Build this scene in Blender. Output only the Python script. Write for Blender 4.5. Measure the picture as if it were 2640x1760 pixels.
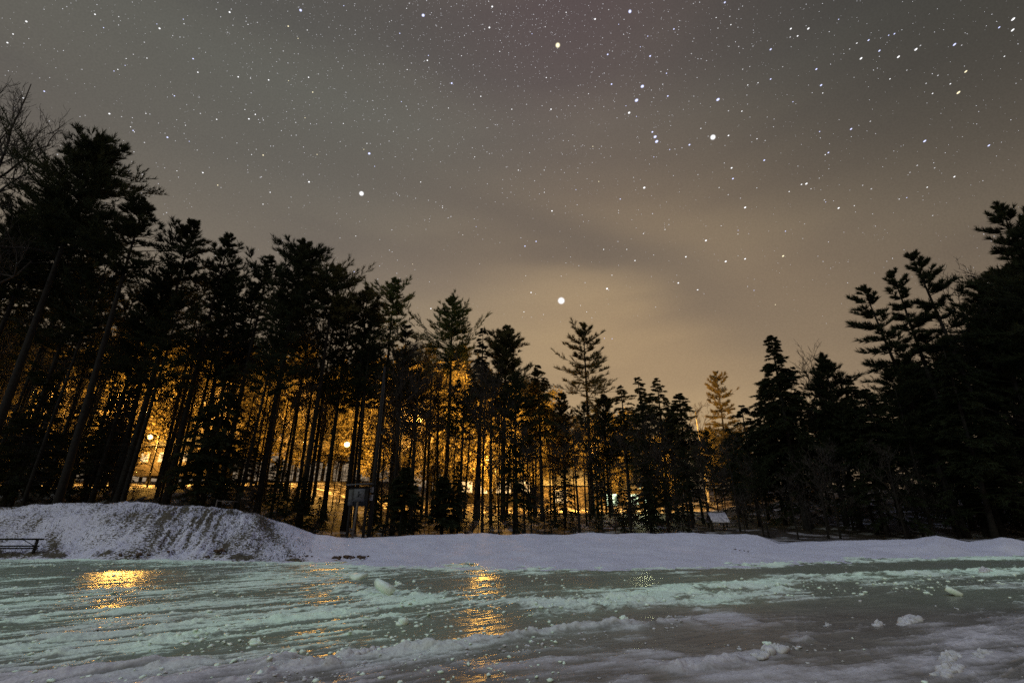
import bpy, bmesh, math, random
import numpy as np

random.seed(5)
sc = bpy.context.scene
for o in list(bpy.data.objects):
    bpy.data.objects.remove(o)
COL = sc.collection
R = math.radians

# ------------------------------------------------------------------ camera
F = 1224.0            # focal length in photo pixels (2640 wide)
PITCH = R(20.0)
CAMZ = 1.6
cam_d = bpy.data.cameras.new("camera")
cam = bpy.data.objects.new("camera", cam_d)
COL.objects.link(cam)
cam.location = (0, 0, CAMZ)
cam.rotation_euler = (R(90) + PITCH, 0, 0)
cam_d.sensor_width = 36.0
cam_d.lens = F / 2640.0 * 36.0
cam_d.clip_start = 0.1
cam_d.clip_end = 6000
sc.camera = cam

# ------------------------------------------------------------------ world (night sky with town glow)
w = bpy.data.worlds.new("World")
sc.world = w
w.use_nodes = True
nt = w.node_tree
nt.nodes.clear()


def N(t, typ, **kw):
    n = t.nodes.new(typ)
    for k, v in kw.items():
        if k.startswith('i_'):
            n.inputs[k[2:].replace('_', ' ')].default_value = v
        else:
            setattr(n, k, v)
    return n


def link(t, a, b):
    t.links.new(a, b)


def mathn(t, op, a, b=None, clamp=False):
    n = t.nodes.new('ShaderNodeMath')
    n.operation = op
    n.use_clamp = clamp
    for i, v in enumerate((a, b)):
        if v is None:
            continue
        if isinstance(v, (int, float)):
            n.inputs[i].default_value = v
        else:
            t.links.new(v, n.inputs[i])
    return n.outputs[0]


def mixc(t, fac, a, b, mode='MIX'):
    n = t.nodes.new('ShaderNodeMix')
    n.data_type = 'RGBA'
    n.blend_type = mode
    n.clamp_factor = True
    for sock, v in ((n.inputs[0], fac), (n.inputs[6], a), (n.inputs[7], b)):
        if isinstance(v, (int, float)):
            sock.default_value = v
        elif isinstance(v, tuple):
            sock.default_value = (*v, 1) if len(v) == 3 else v
        else:
            t.links.new(v, sock)
    return n.outputs[2]


def ramp(t, fac, stops, interp='LINEAR'):
    n = t.nodes.new('ShaderNodeValToRGB')
    n.color_ramp.interpolation = interp
    e = n.color_ramp.elements
    while len(e) < len(stops):
        e.new(0.5)
    for el, (p, c) in zip(e, stops):
        el.position = p
        el.color = (*c, 1) if len(c) == 3 else c
    t.links.new(fac, n.inputs[0])
    return n.outputs[0]


def ray(px, py):
    """world direction of a photo pixel (per unit forward Y)."""
    u, v = (px - 1320) / F, (880 - py) / F
    fw = math.cos(PITCH) - v * math.sin(PITCH)
    up = math.sin(PITCH) + v * math.cos(PITCH)
    return u / fw, up / fw


def unit(px, py):
    u, v = (px - 1320) / F, (880 - py) / F
    d = np.array([u, math.cos(PITCH) - v * math.sin(PITCH), math.sin(PITCH) + v * math.cos(PITCH)])
    return d / np.linalg.norm(d)


def at(px, py, Y):
    a, b = ray(px, py)
    return a * Y, CAMZ + b * Y


def s2l(c):
    return tuple(((x / 255) / 12.92) if x / 255 < 0.04045 else (((x / 255) + 0.055) / 1.055) ** 2.4 for x in c)


tc = N(nt, 'ShaderNodeTexCoord')
sep = N(nt, 'ShaderNodeSeparateXYZ')
link(nt, tc.outputs['Generated'], sep.inputs[0])
zz = sep.outputs[2]
base = ramp(nt, zz, [(0.0, s2l((160, 138, 112))), (0.28, s2l((152, 134, 110))), (0.45, s2l((134, 122, 108))), (0.58, s2l((109, 104, 97))),
                     (0.69, s2l((102, 102, 96))), (0.82, s2l((94, 91, 85))), (1.0, s2l((84, 80, 78)))])


def spot_dir(px, py):
    d = unit(px, py)
    vm = N(nt, 'ShaderNodeVectorMath', operation='DOT_PRODUCT')
    link(nt, tc.outputs['Generated'], vm.inputs[0])
    vm.inputs[1].default_value = tuple(d)
    return vm.outputs['Value']


# warm glow of a town low in the sky
g1 = mathn(nt, 'POWER', mathn(nt, 'MAXIMUM', spot_dir(1640, 1010), 0.0), 11.0)
base = mixc(nt, mathn(nt, 'MULTIPLY', g1, 0.72), base, s2l((190, 160, 119)))
# faint purple patch high up
g2 = mathn(nt, 'POWER', mathn(nt, 'MAXIMUM', spot_dir(1480, -40), 0.0), 26.0)
base = mixc(nt, mathn(nt, 'MULTIPLY', g2, 0.55), base, s2l((104, 84, 88)))
# top right falls off darker
g3 = mathn(nt, 'POWER', mathn(nt, 'MAXIMUM', spot_dir(2800, -100), 0.0), 9.0)
base = mixc(nt, mathn(nt, 'MULTIPLY', g3, 0.75), base, s2l((52, 50, 46)))
# the upper left is a little darker and greyer
g4 = mathn(nt, 'POWER', mathn(nt, 'MAXIMUM', spot_dir(300, 60), 0.0), 7.0)
base = mixc(nt, mathn(nt, 'MULTIPLY', g4, 0.55), base, s2l((92, 90, 84)))
# thin cloud bands
mp = N(nt, 'ShaderNodeMapping')
mp.inputs['Rotation'].default_value = (R(-6), R(20), 0)
mp.inputs['Scale'].default_value = (1.0, 1.0, 4.2)
link(nt, tc.outputs['Generated'], mp.inputs[0])
cl = N(nt, 'ShaderNodeTexNoise', noise_dimensions='3D')
cl.inputs['Scale'].default_value = 1.7
cl.inputs['Detail'].default_value = 3.0
cl.inputs['Roughness'].default_value = 0.42
link(nt, mp.outputs[0], cl.inputs['Vector'])
cm = ramp(nt, cl.outputs['Fac'], [(0.36, (0.86, 0.86, 0.9)), (0.52, (1, 1, 1)), (0.72, (1.06, 1.06, 1.05))])
base = mixc(nt, 1.0, base, cm, 'MULTIPLY')
# the smoky darker streak running down to the right
d1 = unit(1060, 500)
d2 = unit(1980, 760)
nn = np.cross(d1, d2)
nn /= np.linalg.norm(nn)
vm = N(nt, 'ShaderNodeVectorMath', operation='DOT_PRODUCT')
link(nt, tc.outputs['Generated'], vm.inputs[0])
vm.inputs[1].default_value = tuple(nn)
off = mathn(nt, 'ADD', vm.outputs['Value'], mathn(nt, 'MULTIPLY', mathn(nt, 'SUBTRACT', cl.outputs['Fac'], 0.5), 0.25))
band = mathn(nt, 'POWER', 2.718, mathn(nt, 'MULTIPLY', mathn(nt, 'MULTIPLY', off, off), -230.0))
band = mathn(nt, 'MULTIPLY', band, mathn(nt, 'POWER', mathn(nt, 'MAXIMUM', spot_dir(1530, 640), 0.0), 14.0))
base = mixc(nt, mathn(nt, 'MULTIPLY', band, 0.66), base, s2l((97, 89, 84)))
# fine grain of unresolved stars
gn = N(nt, 'ShaderNodeTexNoise')
gn.inputs['Scale'].default_value = 420
gn.inputs['Detail'].default_value = 1
link(nt, tc.outputs['Generated'], gn.inputs['Vector'])
base = mixc(nt, 1.0, base, ramp(nt, gn.outputs['Fac'], [(0.3, (0.95, 0.95, 0.95)), (0.7, (1.05, 1.05, 1.05))]), 'MULTIPLY')
# brighter, cooler patch added overhead, out of view, to light the snow
over = mathn(nt, 'MULTIPLY', mathn(nt, 'SUBTRACT', zz, 0.87), 14.0, clamp=True)
base = mixc(nt, over, base, (0.66, 0.76, 1.18))
bg = N(nt, 'ShaderNodeBackground')
bg.inputs['Strength'].default_value = 1.0
link(nt, base, bg.inputs['Color'])
wo = N(nt, 'ShaderNodeOutputWorld')
link(nt, bg.outputs[0], wo.inputs['Surface'])

# ------------------------------------------------------------------ added faint greenish sun lamp from behind the camera, left, for an unseen lamp
sun_d = bpy.data.lights.new("mint_fill_sun", 'SUN')
sun_d.energy = 0.62
sun_d.angle = R(10)
sun_d.color = (0.84, 1.0, 0.95)
sun = bpy.data.objects.new("mint_fill_sun", sun_d)
COL.objects.link(sun)
sun.rotation_euler = (R(58), 0, R(-42))
sun['kind'] = 'structure'

vs = sc.view_settings
vs.view_transform = 'Standard'
vs.look = 'None'
vs.exposure = 0
vs.gamma = 1
sc.cycles.use_denoising = False
sc.cycles.max_bounces = 4
sc.cycles.diffuse_bounces = 2
sc.cycles.glossy_bounces = 3
sc.cycles.transmission_bounces = 1
sc.cycles.sample_clamp_indirect = 3.0
sc.cycles.sample_clamp_direct = 0
sc.cycles.caustics_reflective = False
sc.cycles.caustics_refractive = False

# ------------------------------------------------------------------ helpers
RNG = np.random.default_rng(11)


class MB:
    """collects triangles"""

    def __init__(self):
        self.v, self.f, self.n = [], [], 0

    def add(self, v, f):
        v = np.asarray(v, float).reshape(-1, 3)
        f = np.asarray(f, int).reshape(-1, 3)
        self.v.append(v)
        self.f.append(f + self.n)
        self.n += len(v)

    def quads(self, v, q):
        q = np.asarray(q, int).reshape(-1, 4)
        self.add(v, np.concatenate([q[:, [0, 1, 2]], q[:, [0, 2, 3]]]))

    def box(self, c, s, rot=None):
        x, y, z = np.array(s) / 2
        v = np.array([[-x, -y, -z], [x, -y, -z], [x, y, -z], [-x, y, -z], [-x, -y, z], [x, -y, z], [x, y, z], [-x, y, z]])
        if rot is not None:
            v = v @ np.asarray(rot).T
        v = v + np.array(c)
        self.quads(v, [[0, 3, 2, 1], [4, 5, 6, 7], [0, 1, 5, 4], [1, 2, 6, 5], [2, 3, 7, 6], [3, 0, 4, 7]])

    def tubes(self, P, r, sides=3, cap=False):
        """P (B,K,3) polylines, r (B,K) radii."""
        P = np.asarray(P, float)
        r = np.asarray(r, float)
        B, K, _ = P.shape
        T = np.gradient(P, axis=1)
        T /= np.linalg.norm(T, axis=2, keepdims=True) + 1e-9
        ref = np.zeros_like(T)
        ref[..., 2] = 1
        vert = np.abs(T[..., 2]) > 0.9
        ref[vert] = (1, 0, 0)
        A = np.cross(T, ref)
        A /= np.linalg.norm(A, axis=2, keepdims=True) + 1e-9
        Bn = np.cross(T, A)
        ang = np.arange(sides) * 2 * math.pi / sides
        V = P[:, :, None, :] + r[:, :, None, None] * (np.cos(ang)[None, None, :, None] * A[:, :, None, :] + np.sin(ang)[None, None, :, None] * Bn[:, :, None, :])
        idx = np.arange(B * K * sides).reshape(B, K, sides)
        a = idx[:, :-1, :]
        b = np.roll(idx, -1, axis=2)[:, :-1, :]
        c = np.roll(idx, -1, axis=2)[:, 1:, :]
        d = idx[:, 1:, :]
        q = np.stack([a, d, c, b], axis=-1).reshape(-1, 4)
        vv = V.reshape(-1, 3)
        if cap and B == 1:
            n0 = len(vv)
            vv = np.concatenate([vv, P[0, :1], P[0, -1:]])
            tri = []
            for i in range(sides):
                j = (i + 1) % sides
                tri.append([n0, i, j])
                tri.append([n0 + 1, (K - 1) * sides + j, (K - 1) * sides + i])
            self.add(vv, np.concatenate([q[:, [0, 1, 2]], q[:, [0, 2, 3]], np.array(tri)]))
        else:
            self.quads(vv, q)

    def bar(self, a, b, r, sides=6, r2=None):
        P = np.array([[a, b]], float)
        self.tubes(P, np.array([[r, r if r2 is None else r2]]), sides, cap=True)

    def blades(self, C, D, W):
        """thin triangles: base centre C, tip offset D, half base W."""
        n = len(C)
        v = np.stack([C - W, C + W, C + D], axis=1).reshape(-1, 3)
        self.add(v, np.arange(3 * n).reshape(-1, 3))

    def build(self, name, mats, parent=None, smooth=False, attrs=None):
        V = np.concatenate(self.v).astype(np.float32)
        Fc = np.concatenate(self.f).astype(np.int32)
        me = bpy.data.meshes.new(name)
        me.vertices.add(len(V))
        me.vertices.foreach_set('co', V.ravel())
        me.loops.add(Fc.size)
        me.loops.foreach_set('vertex_index', Fc.ravel())
        me.polygons.add(len(Fc))
        me.polygons.foreach_set('loop_start', np.arange(0, Fc.size, 3, dtype=np.int32))
        me.polygons.foreach_set('loop_total', np.full(len(Fc), 3, dtype=np.int32))
        if smooth:
            me.polygons.foreach_set('use_smooth', np.ones(len(Fc), dtype=bool))
        if attrs:
            for k, a in attrs.items():
                at_ = me.attributes.new(k, 'FLOAT', 'POINT')
                at_.data.foreach_set('value', np.asarray(a, np.float32).ravel())
        me.update(calc_edges=True)
        me.materials.append(mats)
        o = bpy.data.objects.new(name, me)
        COL.objects.link(o)
        if parent:
            o.parent = parent
        return o


def tag(o, label=None, cat=None, group=None, kind=None):
    if label:
        o['label'] = label
    if cat:
        o['category'] = cat
    if group:
        o['group'] = group
    if kind:
        o['kind'] = kind
    return o


def empty(name, loc, rz=0, label=None, cat=None, group=None):
    o = bpy.data.objects.new(name, None)
    COL.objects.link(o)
    o.location = loc
    o.rotation_euler = (0, 0, rz)
    o.empty_display_size = 0.3
    return tag(o, label, cat, group)


def copy_tree(o, parent=None):
    c = o.copy()
    COL.objects.link(c)
    c.parent = parent
    for ch in o.children:
        copy_tree(ch, c)
    return c


# ---- value noise
_tab = RNG.random((256, 256))


def vnoise(x, y):
    xi = np.floor(x).astype(int)
    yi = np.floor(y).astype(int)
    fx, fy = x - xi, y - yi
    fx = fx * fx * fx * (fx * (fx * 6 - 15) + 10)
    fy = fy * fy * fy * (fy * (fy * 6 - 15) + 10)
    a = _tab[xi % 256, yi % 256]
    b = _tab[(xi + 1) % 256, yi % 256]
    c = _tab[xi % 256, (yi + 1) % 256]
    d = _tab[(xi + 1) % 256, (yi + 1) % 256]
    return (a * (1 - fx) + b * fx) * (1 - fy) + (c * (1 - fx) + d * fx) * fy


def fbm(x, y, oct=4, gain=0.5):
    s, amp, tot = 0, 1.0, 0
    for i in range(oct):
        s = s + amp * vnoise(x * 2 ** i + 17.3 * i, y * 2 ** i + 9.1 * i)
        tot += amp
        amp *= gain
    return s / tot


def sst(a, b, x):
    t = np.clip((x - a) / (b - a), 0, 1)
    return t * t * (3 - 2 * t)


# ------------------------------------------------------------------ materials
def new_mat(name):
    m = bpy.data.materials.new(name)
    m.use_nodes = True
    t = m.node_tree
    b = t.nodes['Principled BSDF']
    return m, t, b


def noisy(name, c1, c2, scale=8, rough=0.85, bump=0.3, spec=0.25, detail=4, dist=0.02):
    m, t, b = new_mat(name)
    co = N(t, 'ShaderNodeTexCoord')
    n = N(t, 'ShaderNodeTexNoise')
    n.inputs['Scale'].default_value = scale
    n.inputs['Detail'].default_value = detail
    link(t, co.outputs['Object'], n.inputs['Vector'])
    link(t, ramp(t, n.outputs['Fac'], [(0.3, c1), (0.7, c2)]), b.inputs['Base Color'])
    b.inputs['Roughness'].default_value = rough
    b.inputs['Specular IOR Level'].default_value = spec
    if bump:
        bp = N(t, 'ShaderNodeBump')
        bp.inputs['Strength'].default_value = bump
        bp.inputs['Distance'].default_value = dist
        link(t, n.outputs['Fac'], bp.inputs['Height'])
        link(t, bp.outputs[0], b.inputs['Normal'])
    return m


M_bark = noisy('bark', (0.0045, 0.0036, 0.003), (0.014, 0.011, 0.009), 6, 0.9, 0.6)
M_pale_bark = noisy('pale_bark', (0.16, 0.14, 0.12), (0.45, 0.42, 0.38), 7, 0.85, 0.5)
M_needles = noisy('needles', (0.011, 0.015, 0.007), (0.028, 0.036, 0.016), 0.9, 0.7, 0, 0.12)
M_needles_lit = noisy('lit_needles', (0.045, 0.065, 0.02), (0.10, 0.13, 0.045), 0.9, 0.7, 0, 0.12)  # green and olive light on two pine tops put into the needle colour
M_needles_mid = noisy('half_lit_needles', (0.022, 0.026, 0.01), (0.06, 0.062, 0.026), 0.9, 0.7, 0, 0.12)  # paler needles: amber and olive light on the middle trees partly painted in
M_lit_leaf = noisy('lit_leaves', (0.07, 0.06, 0.025), (0.24, 0.19, 0.09), 0.8, 0.75, 0, 0.1)  # lit look partly put into a browner, paler colour than the dark pines
M_twig = noisy('twigs', (0.018, 0.014, 0.012), (0.05, 0.04, 0.032), 5, 0.9, 0)
M_wood = noisy('weathered_wood', (0.05, 0.042, 0.036), (0.12, 0.10, 0.085), 14, 0.8, 0.4)
M_dark_wood = noisy('dark_wood', (0.006, 0.005, 0.0045), (0.018, 0.015, 0.013), 12, 0.8, 0.4)
M_grey_paint = noisy('grey_board', (0.05, 0.052, 0.056), (0.11, 0.112, 0.118), 10, 0.6, 0.15)
M_white_paint = noisy('white_sign', (0.2, 0.2, 0.22), (0.34, 0.34, 0.36), 10, 0.55, 0.1)
M_black_paint = noisy('black_paint', (0.01, 0.01, 0.012), (0.02, 0.02, 0.022), 10, 0.5, 0)
M_metal = noisy('dull_metal', (0.02, 0.02, 0.02), (0.05, 0.05, 0.05), 12, 0.45, 0.1)
M_siding = noisy('house_siding', (0.03, 0.024, 0.018), (0.07, 0.055, 0.04), 4, 0.8, 0.2)
M_shingle = noisy('roof_shingle', (0.04, 0.04, 0.042), (0.1, 0.1, 0.1), 9, 0.9, 0.4)
M_soil = noisy('dirt', (0.03, 0.02, 0.014), (0.12, 0.075, 0.05), 9, 0.95, 0.7)


def leafy(m, fac, col):
    t = m.node_tree
    b = t.nodes['Principled BSDF']
    tr_ = N(t, 'ShaderNodeBsdfTranslucent')
    tr_.inputs[0].default_value = (*col, 1)
    mx = N(t, 'ShaderNodeMixShader')
    mx.inputs[0].default_value = fac
    link(t, b.outputs[0], mx.inputs[1])
    link(t, tr_.outputs[0], mx.inputs[2])
    link(t, mx.outputs[0], t.nodes['Material Output'].inputs['Surface'])


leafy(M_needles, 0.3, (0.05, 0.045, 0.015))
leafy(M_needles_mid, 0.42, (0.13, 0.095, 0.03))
leafy(M_needles_lit, 0.42, (0.09, 0.09, 0.03))
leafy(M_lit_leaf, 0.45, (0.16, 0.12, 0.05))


def emit(name, col, s, sample=True):
    m = bpy.data.materials.new(name)
    m.use_nodes = True
    t = m.node_tree
    t.nodes.clear()
    e = N(t, 'ShaderNodeEmission')
    e.inputs[0].default_value = (*col, 1)
    e.inputs[1].default_value = s
    o = N(t, 'ShaderNodeOutputMaterial')
    link(t, e.outputs[0], o.inputs[0])
    if not sample:
        m.cycles.emission_sampling = 'NONE'
    return m


def star_mat(name, col, s_, pw_=5.0):
    # bright core that softens to nothing at the rim, as starlight does through thin cloud
    m = emit(name, col, s_, False)
    t = m.node_tree
    e = [n for n in t.nodes if n.type == 'EMISSION'][0]
    lw = N(t, 'ShaderNodeLayerWeight')
    lw.inputs[0].default_value = 0.5
    core = mathn(t, 'SUBTRACT', 1.0, lw.outputs['Facing'])
    a = mathn(t, 'POWER', core, pw_, clamp=True)
    tr_ = N(t, 'ShaderNodeBsdfTransparent')
    mx = N(t, 'ShaderNodeMixShader')
    link(t, a, mx.inputs[0])
    link(t, tr_.outputs[0], mx.inputs[1])
    link(t, e.outputs[0], mx.inputs[2])
    link(t, mx.outputs[0], [n for n in t.nodes if n.type == 'OUTPUT_MATERIAL'][0].inputs[0])
    return m


SODIUM = (1.0, 0.50, 0.09)
M_bulb = emit('sodium_bulb', (1.0, 0.56, 0.13), 4, False)
M_globe = emit('sodium_globe', (1.0, 0.55, 0.14), 14.0, False)
M_window = emit('warm_window', (1.0, 0.62, 0.26), 2.4)
M_window_green = emit('cool_window', (0.82, 1.0, 0.62), 3.2)

# snow on the banks and the forest floor: attribute 'soil' = bare ground showing, 'forest' = under the trees
M_snow, t, b = new_mat('bank_snow')
co = N(t, 'ShaderNodeTexCoord')
so = N(t, 'ShaderNodeAttribute', attribute_name='soil')
fo = N(t, 'ShaderNodeAttribute', attribute_name='forest')
n1 = N(t, 'ShaderNodeTexNoise')
n1.inputs['Scale'].default_value = 10.5
n1.inputs['Detail'].default_value = 5
n1.inputs['Roughness'].default_value = 0.68
mpp = N(t, 'ShaderNodeMapping')
mpp.inputs['Scale'].default_value = (0.8, 1.0, 2.0)
link(t, co.outputs['Object'], mpp.inputs[0])
link(t, mpp.outputs[0], n1.inputs['Vector'])
n2 = N(t, 'ShaderNodeTexNoise')
n2.inputs['Scale'].default_value = 0.9
n2.inputs['Detail'].default_value = 4
link(t, co.outputs['Object'], n2.inputs['Vector'])
n3 = N(t, 'ShaderNodeTexNoise')
n3.inputs['Scale'].default_value = 42
n3.inputs['Detail'].default_value = 3
link(t, co.outputs['Object'], n3.inputs['Vector'])
snowc = mixc(t, n2.outputs['Fac'], (0.50, 0.50, 0.57), (0.68, 0.68, 0.76))
snowc = mixc(t, 1.0, snowc, ramp(t, n3.outputs['Fac'], [(0.32, (0.78, 0.78, 0.78)), (0.6, (1.05, 1.05, 1.05))]), 'MULTIPLY')
soilc = mixc(t, n3.outputs['Fac'], (0.035, 0.026, 0.018), (0.13, 0.115, 0.075))
thr = mathn(t, 'SUBTRACT', 0.74, mathn(t, 'MULTIPLY', so.outputs['Fac'], 0.36))
spk = mathn(t, 'MULTIPLY', mathn(t, 'SUBTRACT', n1.outputs['Fac'], thr), 16.0, clamp=True)
colr = mixc(t, spk, snowc, soilc)
litter = mixc(t, n3.outputs['Fac'], (0.014, 0.011, 0.008), (0.05, 0.038, 0.026))
fl = mixc(t, ramp(t, n2.outputs['Fac'], [(0.52, (0, 0, 0)), (0.62, (1, 1, 1))]), litter, (0.24, 0.23, 0.23))
colr = mixc(t, fo.outputs['Fac'], colr, fl)
link(t, colr, b.inputs['Base Color'])
b.inputs['Roughness'].default_value = 0.75
b.inputs['Specular IOR Level'].default_value = 0.2
bp = N(t, 'ShaderNodeBump')
bp.inputs['Strength'].default_value = 0.5
bp.inputs['Distance'].default_value = 0.05
link(t, mathn(t, 'ADD', n1.outputs['Fac'], mathn(t, 'MULTIPLY', n3.outputs['Fac'], 0.4)), bp.inputs['Height'])
link(t, bp.outputs[0], b.inputs['Normal'])

# ice with snow on it: attribute 'snow' = cover, 'slush' = mint light of an unseen lamp put into the colour
M_ice, t, b = new_mat('pond_ice')
co = N(t, 'ShaderNodeTexCoord')
sa = N(t, 'ShaderNodeAttribute', attribute_name='snow')
sl = N(t, 'ShaderNodeAttribute', attribute_name='mint_light')
n1 = N(t, 'ShaderNodeTexNoise')
n1.inputs['Scale'].default_value = 9
n1.inputs['Detail'].default_value = 6
n1.inputs['Roughness'].default_value = 0.7
link(t, co.outputs['Object'], n1.inputs['Vector'])
n3 = N(t, 'ShaderNodeTexNoise')
n3.inputs['Scale'].default_value = 38
n3.inputs['Detail'].default_value = 2
link(t, co.outputs['Object'], n3.inputs['Vector'])
n4 = N(t, 'ShaderNodeTexNoise')
n4.inputs['Scale'].default_value = 1.3
n4.inputs['Detail'].default_value = 5
link(t, co.outputs['Object'], n4.inputs['Vector'])
cov = mathn(t, 'ADD', sa.outputs['Fac'], mathn(t, 'MULTIPLY', mathn(t, 'SUBTRACT', n1.outputs['Fac'], 0.5), 1.1))
covA = ramp(t, cov, [(0.30, (0, 0, 0)), (0.42, (0.42, 0.42, 0.42)), (0.52, (0.62, 0.62, 0.62)), (0.62, (1, 1, 1))])
cov2 = mathn(t, 'ADD', sa.outputs['Fac'], mathn(t, 'MULTIPLY', mathn(t, 'SUBTRACT', n1.outputs['Fac'], 0.5), 0.45))
covB = ramp(t, cov2, [(0.08, (0, 0, 0)), (0.45, (0.5, 0.5, 0.5)), (0.8, (1, 1, 1))])
covc = mixc(t, mathn(t, 'MULTIPLY', sl.outputs['Fac'], 1.6, clamp=True), covB, covA)
icec = mixc(t, n4.outputs['Fac'], (0.10, 0.088, 0.076), (0.24, 0.23, 0.20))
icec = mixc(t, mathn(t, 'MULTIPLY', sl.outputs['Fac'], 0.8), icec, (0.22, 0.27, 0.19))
grey = mixc(t, n4.outputs['Fac'], (0.44, 0.425, 0.43), (0.64, 0.62, 0.63))
mint = mixc(t, n4.outputs['Fac'], (0.64, 0.88, 0.66), (0.86, 0.99, 0.82))  # base tint carries the greenish light of a lamp out of view
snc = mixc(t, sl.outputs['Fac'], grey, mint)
snc = mixc(t, 1.0, snc, ramp(t, n3.outputs['Fac'], [(0.3, (0.8, 0.8, 0.8)), (0.6, (1.05, 1.05, 1.05))]), 'MULTIPLY')
link(t, mixc(t, covc, icec, snc), b.inputs['Base Color'])
rr = ramp(t, cov, [(0.30, (0.31, 0.31, 0.31)), (0.55, (0.42, 0.42, 0.42)), (0.8, (0.75, 0.75, 0.75))])
link(t, rr, b.inputs['Roughness'])
b.inputs['IOR'].default_value = 1.31
link(t, ramp(t, cov, [(0.35, (0.5, 0.5, 0.5)), (0.75, (0.2, 0.2, 0.2))]), b.inputs['Specular IOR Level'])
bp = N(t, 'ShaderNodeBump')
mpi = N(t, 'ShaderNodeMapping')
mpi.inputs['Rotation'].default_value = (0, 0, R(-12))
mpi.inputs['Scale'].default_value = (0.5, 2.4, 1.0)
link(t, co.outputs['Object'], mpi.inputs[0])
n5 = N(t, 'ShaderNodeTexNoise')
n5.inputs['Scale'].default_value = 3.2
n5.inputs['Detail'].default_value = 4
n5.inputs['Roughness'].default_value = 0.55
link(t, mpi.outputs[0], n5.inputs['Vector'])
bp.inputs['Strength'].default_value = 0.28
bp.inputs['Distance'].default_value = 0.03
link(t, mathn(t, 'ADD', n5.outputs['Fac'], mathn(t, 'MULTIPLY', n1.outputs['Fac'], 0.10)), bp.inputs['Height'])
link(t, bp.outputs[0], b.inputs['Normal'])


def clump_mat(name, c1, c2, rough=0.5):
    m = noisy(name, c1, c2, 14, rough, 0.5, 0.4, 5)
    return m


M_mint_lit = clump_mat('mint_lit_lump', (0.70, 0.90, 0.72), (0.90, 0.99, 0.88))  # mint lamp light on the lumps put into their base colour
M_snow_lump = clump_mat('snow_lump', (0.42, 0.42, 0.43), (0.66, 0.66, 0.66), 0.7)

# ------------------------------------------------------------------ terrain tables
K = 2640 / 2352.0      # the layout below is noted in a 2352 px wide reading of the photo
TAB = [(-900, 1280, 1180, 24), (-400, 1283, 1172, 24), (0, 1285, 1166, 24), (180, 1285, 1154, 24), (320, 1286, 1156, 24), (480, 1287, 1165, 24),
       (590, 1290, 1178, 24), (660, 1293, 1204, 25), (720, 1297, 1228, 26), (800, 1300, 1234, 26), (900, 1303, 1231, 26),
       (1000, 1305, 1228, 26), (1200, 1308, 1226, 26), (1500, 1308, 1226, 26), (1740, 1304, 1228, 26), (1790, 1300, 1247, 26),
       (1900, 1293, 1245, 26), (2050, 1288, 1241, 25), (2100, 1286, 1238, 25), (2150, 1284, 1231, 24), (2225, 1281, 1247, 24),
       (2300, 1279, 1237, 23), (2352, 1277, 1246, 23), (2800, 1272, 1244, 23), (3300, 1268, 1240, 22)]
tE, YE, tC, YC, HC = [], [], [], [], []
for dx, ye, yc, Yc in TAB:
    a, bq = ray(dx * K, ye * K)
    tE.append(a)
    YE.append(-CAMZ / bq)
    a, bq = ray(dx * K, yc * K)
    tC.append(a)
    YC.append(Yc)
    HC.append(CAMZ + bq * Yc)


def back_ground(X, Y):
    z = 0.25 + 0.075 * np.clip(Y - 30, 0, 60) + 0.02 * np.clip(Y - 90, 0, 200)
    z = z + 2.6 * sst(-9, -24, X) * sst(24, 36, Y)
    z = z + 1.2 * sst(14, 34, X) * sst(28, 44, Y)
    z = z + 0.5 * (fbm(X * 0.12, Y * 0.12, 3) - 0.5)
    return z


def ground(X, Y, fine=False):
    X = np.asarray(X, float)
    Y = np.asarray(Y, float)
    t = X / np.maximum(Y, 0.1)
    ye = np.interp(t, tE, YE)
    yc = np.interp(t, tC, YC)
    hc = np.interp(t, tC, HC)
    wob = (fbm(X * 0.6, Y * 0.6, 3) - 0.5) if fine else 0
    yy = Y + wob * 0.8
    s = np.clip((yy - ye) / (yc - ye), 0, 1)
    p = s * s * (3 - 2 * s)
    z = hc * (0.35 * s + 0.65 * p)
    k = sst(0, 5, Y - yc)
    zb = back_ground(X, Y)
    z = np.where(Y > yc, hc * (1 - k) + zb * k, z)
    z = np.where(yy < ye, -0.06 - 0.06 * np.clip(ye - yy, 0, 2), z)
    return z


def g0(X, Y):
    return float(ground(np.array([X]), np.array([Y]))[0])


# ---- snow bank + forest floor
tt = np.concatenate([np.linspace(-2.6, -1.25, 80, endpoint=False), np.linspace(-1.25, 1.25, 760), np.linspace(1.25, 2.6, 81)[1:]])
YY = np.concatenate([np.geomspace(13.5, 32, 330, endpoint=False), np.geomspace(32, 260, 110)])
TT, YG = np.meshgrid(tt, YY)
XG = TT * YG
ZG = ground(XG, YG, True)
ye = np.interp(TT, tE, YE)
yc = np.interp(TT, tC, YC)
sface = np.clip((YG - ye) / (yc - ye), 0, 1.3)
berm = sst(-0.42, -0.5, TT)          # the high bank on the left
onb = sst(0, 0.12, sface)
rough = (fbm(XG * 1.1, YG * 1.1, 4) - 0.5) * 0.16 + (fbm(XG * 5, YG * 5, 3) - 0.5) * 0.05
gul = fbm(XG * 4.6 + 1.6 * YG, YG * 0.7 + 3, 4, 0.6) - 0.5
fwd0 = YG * math.cos(PITCH) + (ZG - CAMZ) * math.sin(PITCH)
PXG0 = (1320 + F * XG / fwd0) / K
ZG = ZG + onb * rough * (0.45 + 0.8 * berm) + onb * berm * gul * (0.14 + 0.22 * np.exp(-((PXG0 - 440) / 130.0) ** 2)) * sst(1.15, 0.8, sface)
gul2 = fbm(XG * 8.5 + 3.4 * YG, YG * 0.8 + 3, 4, 0.6) - 0.5
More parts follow.
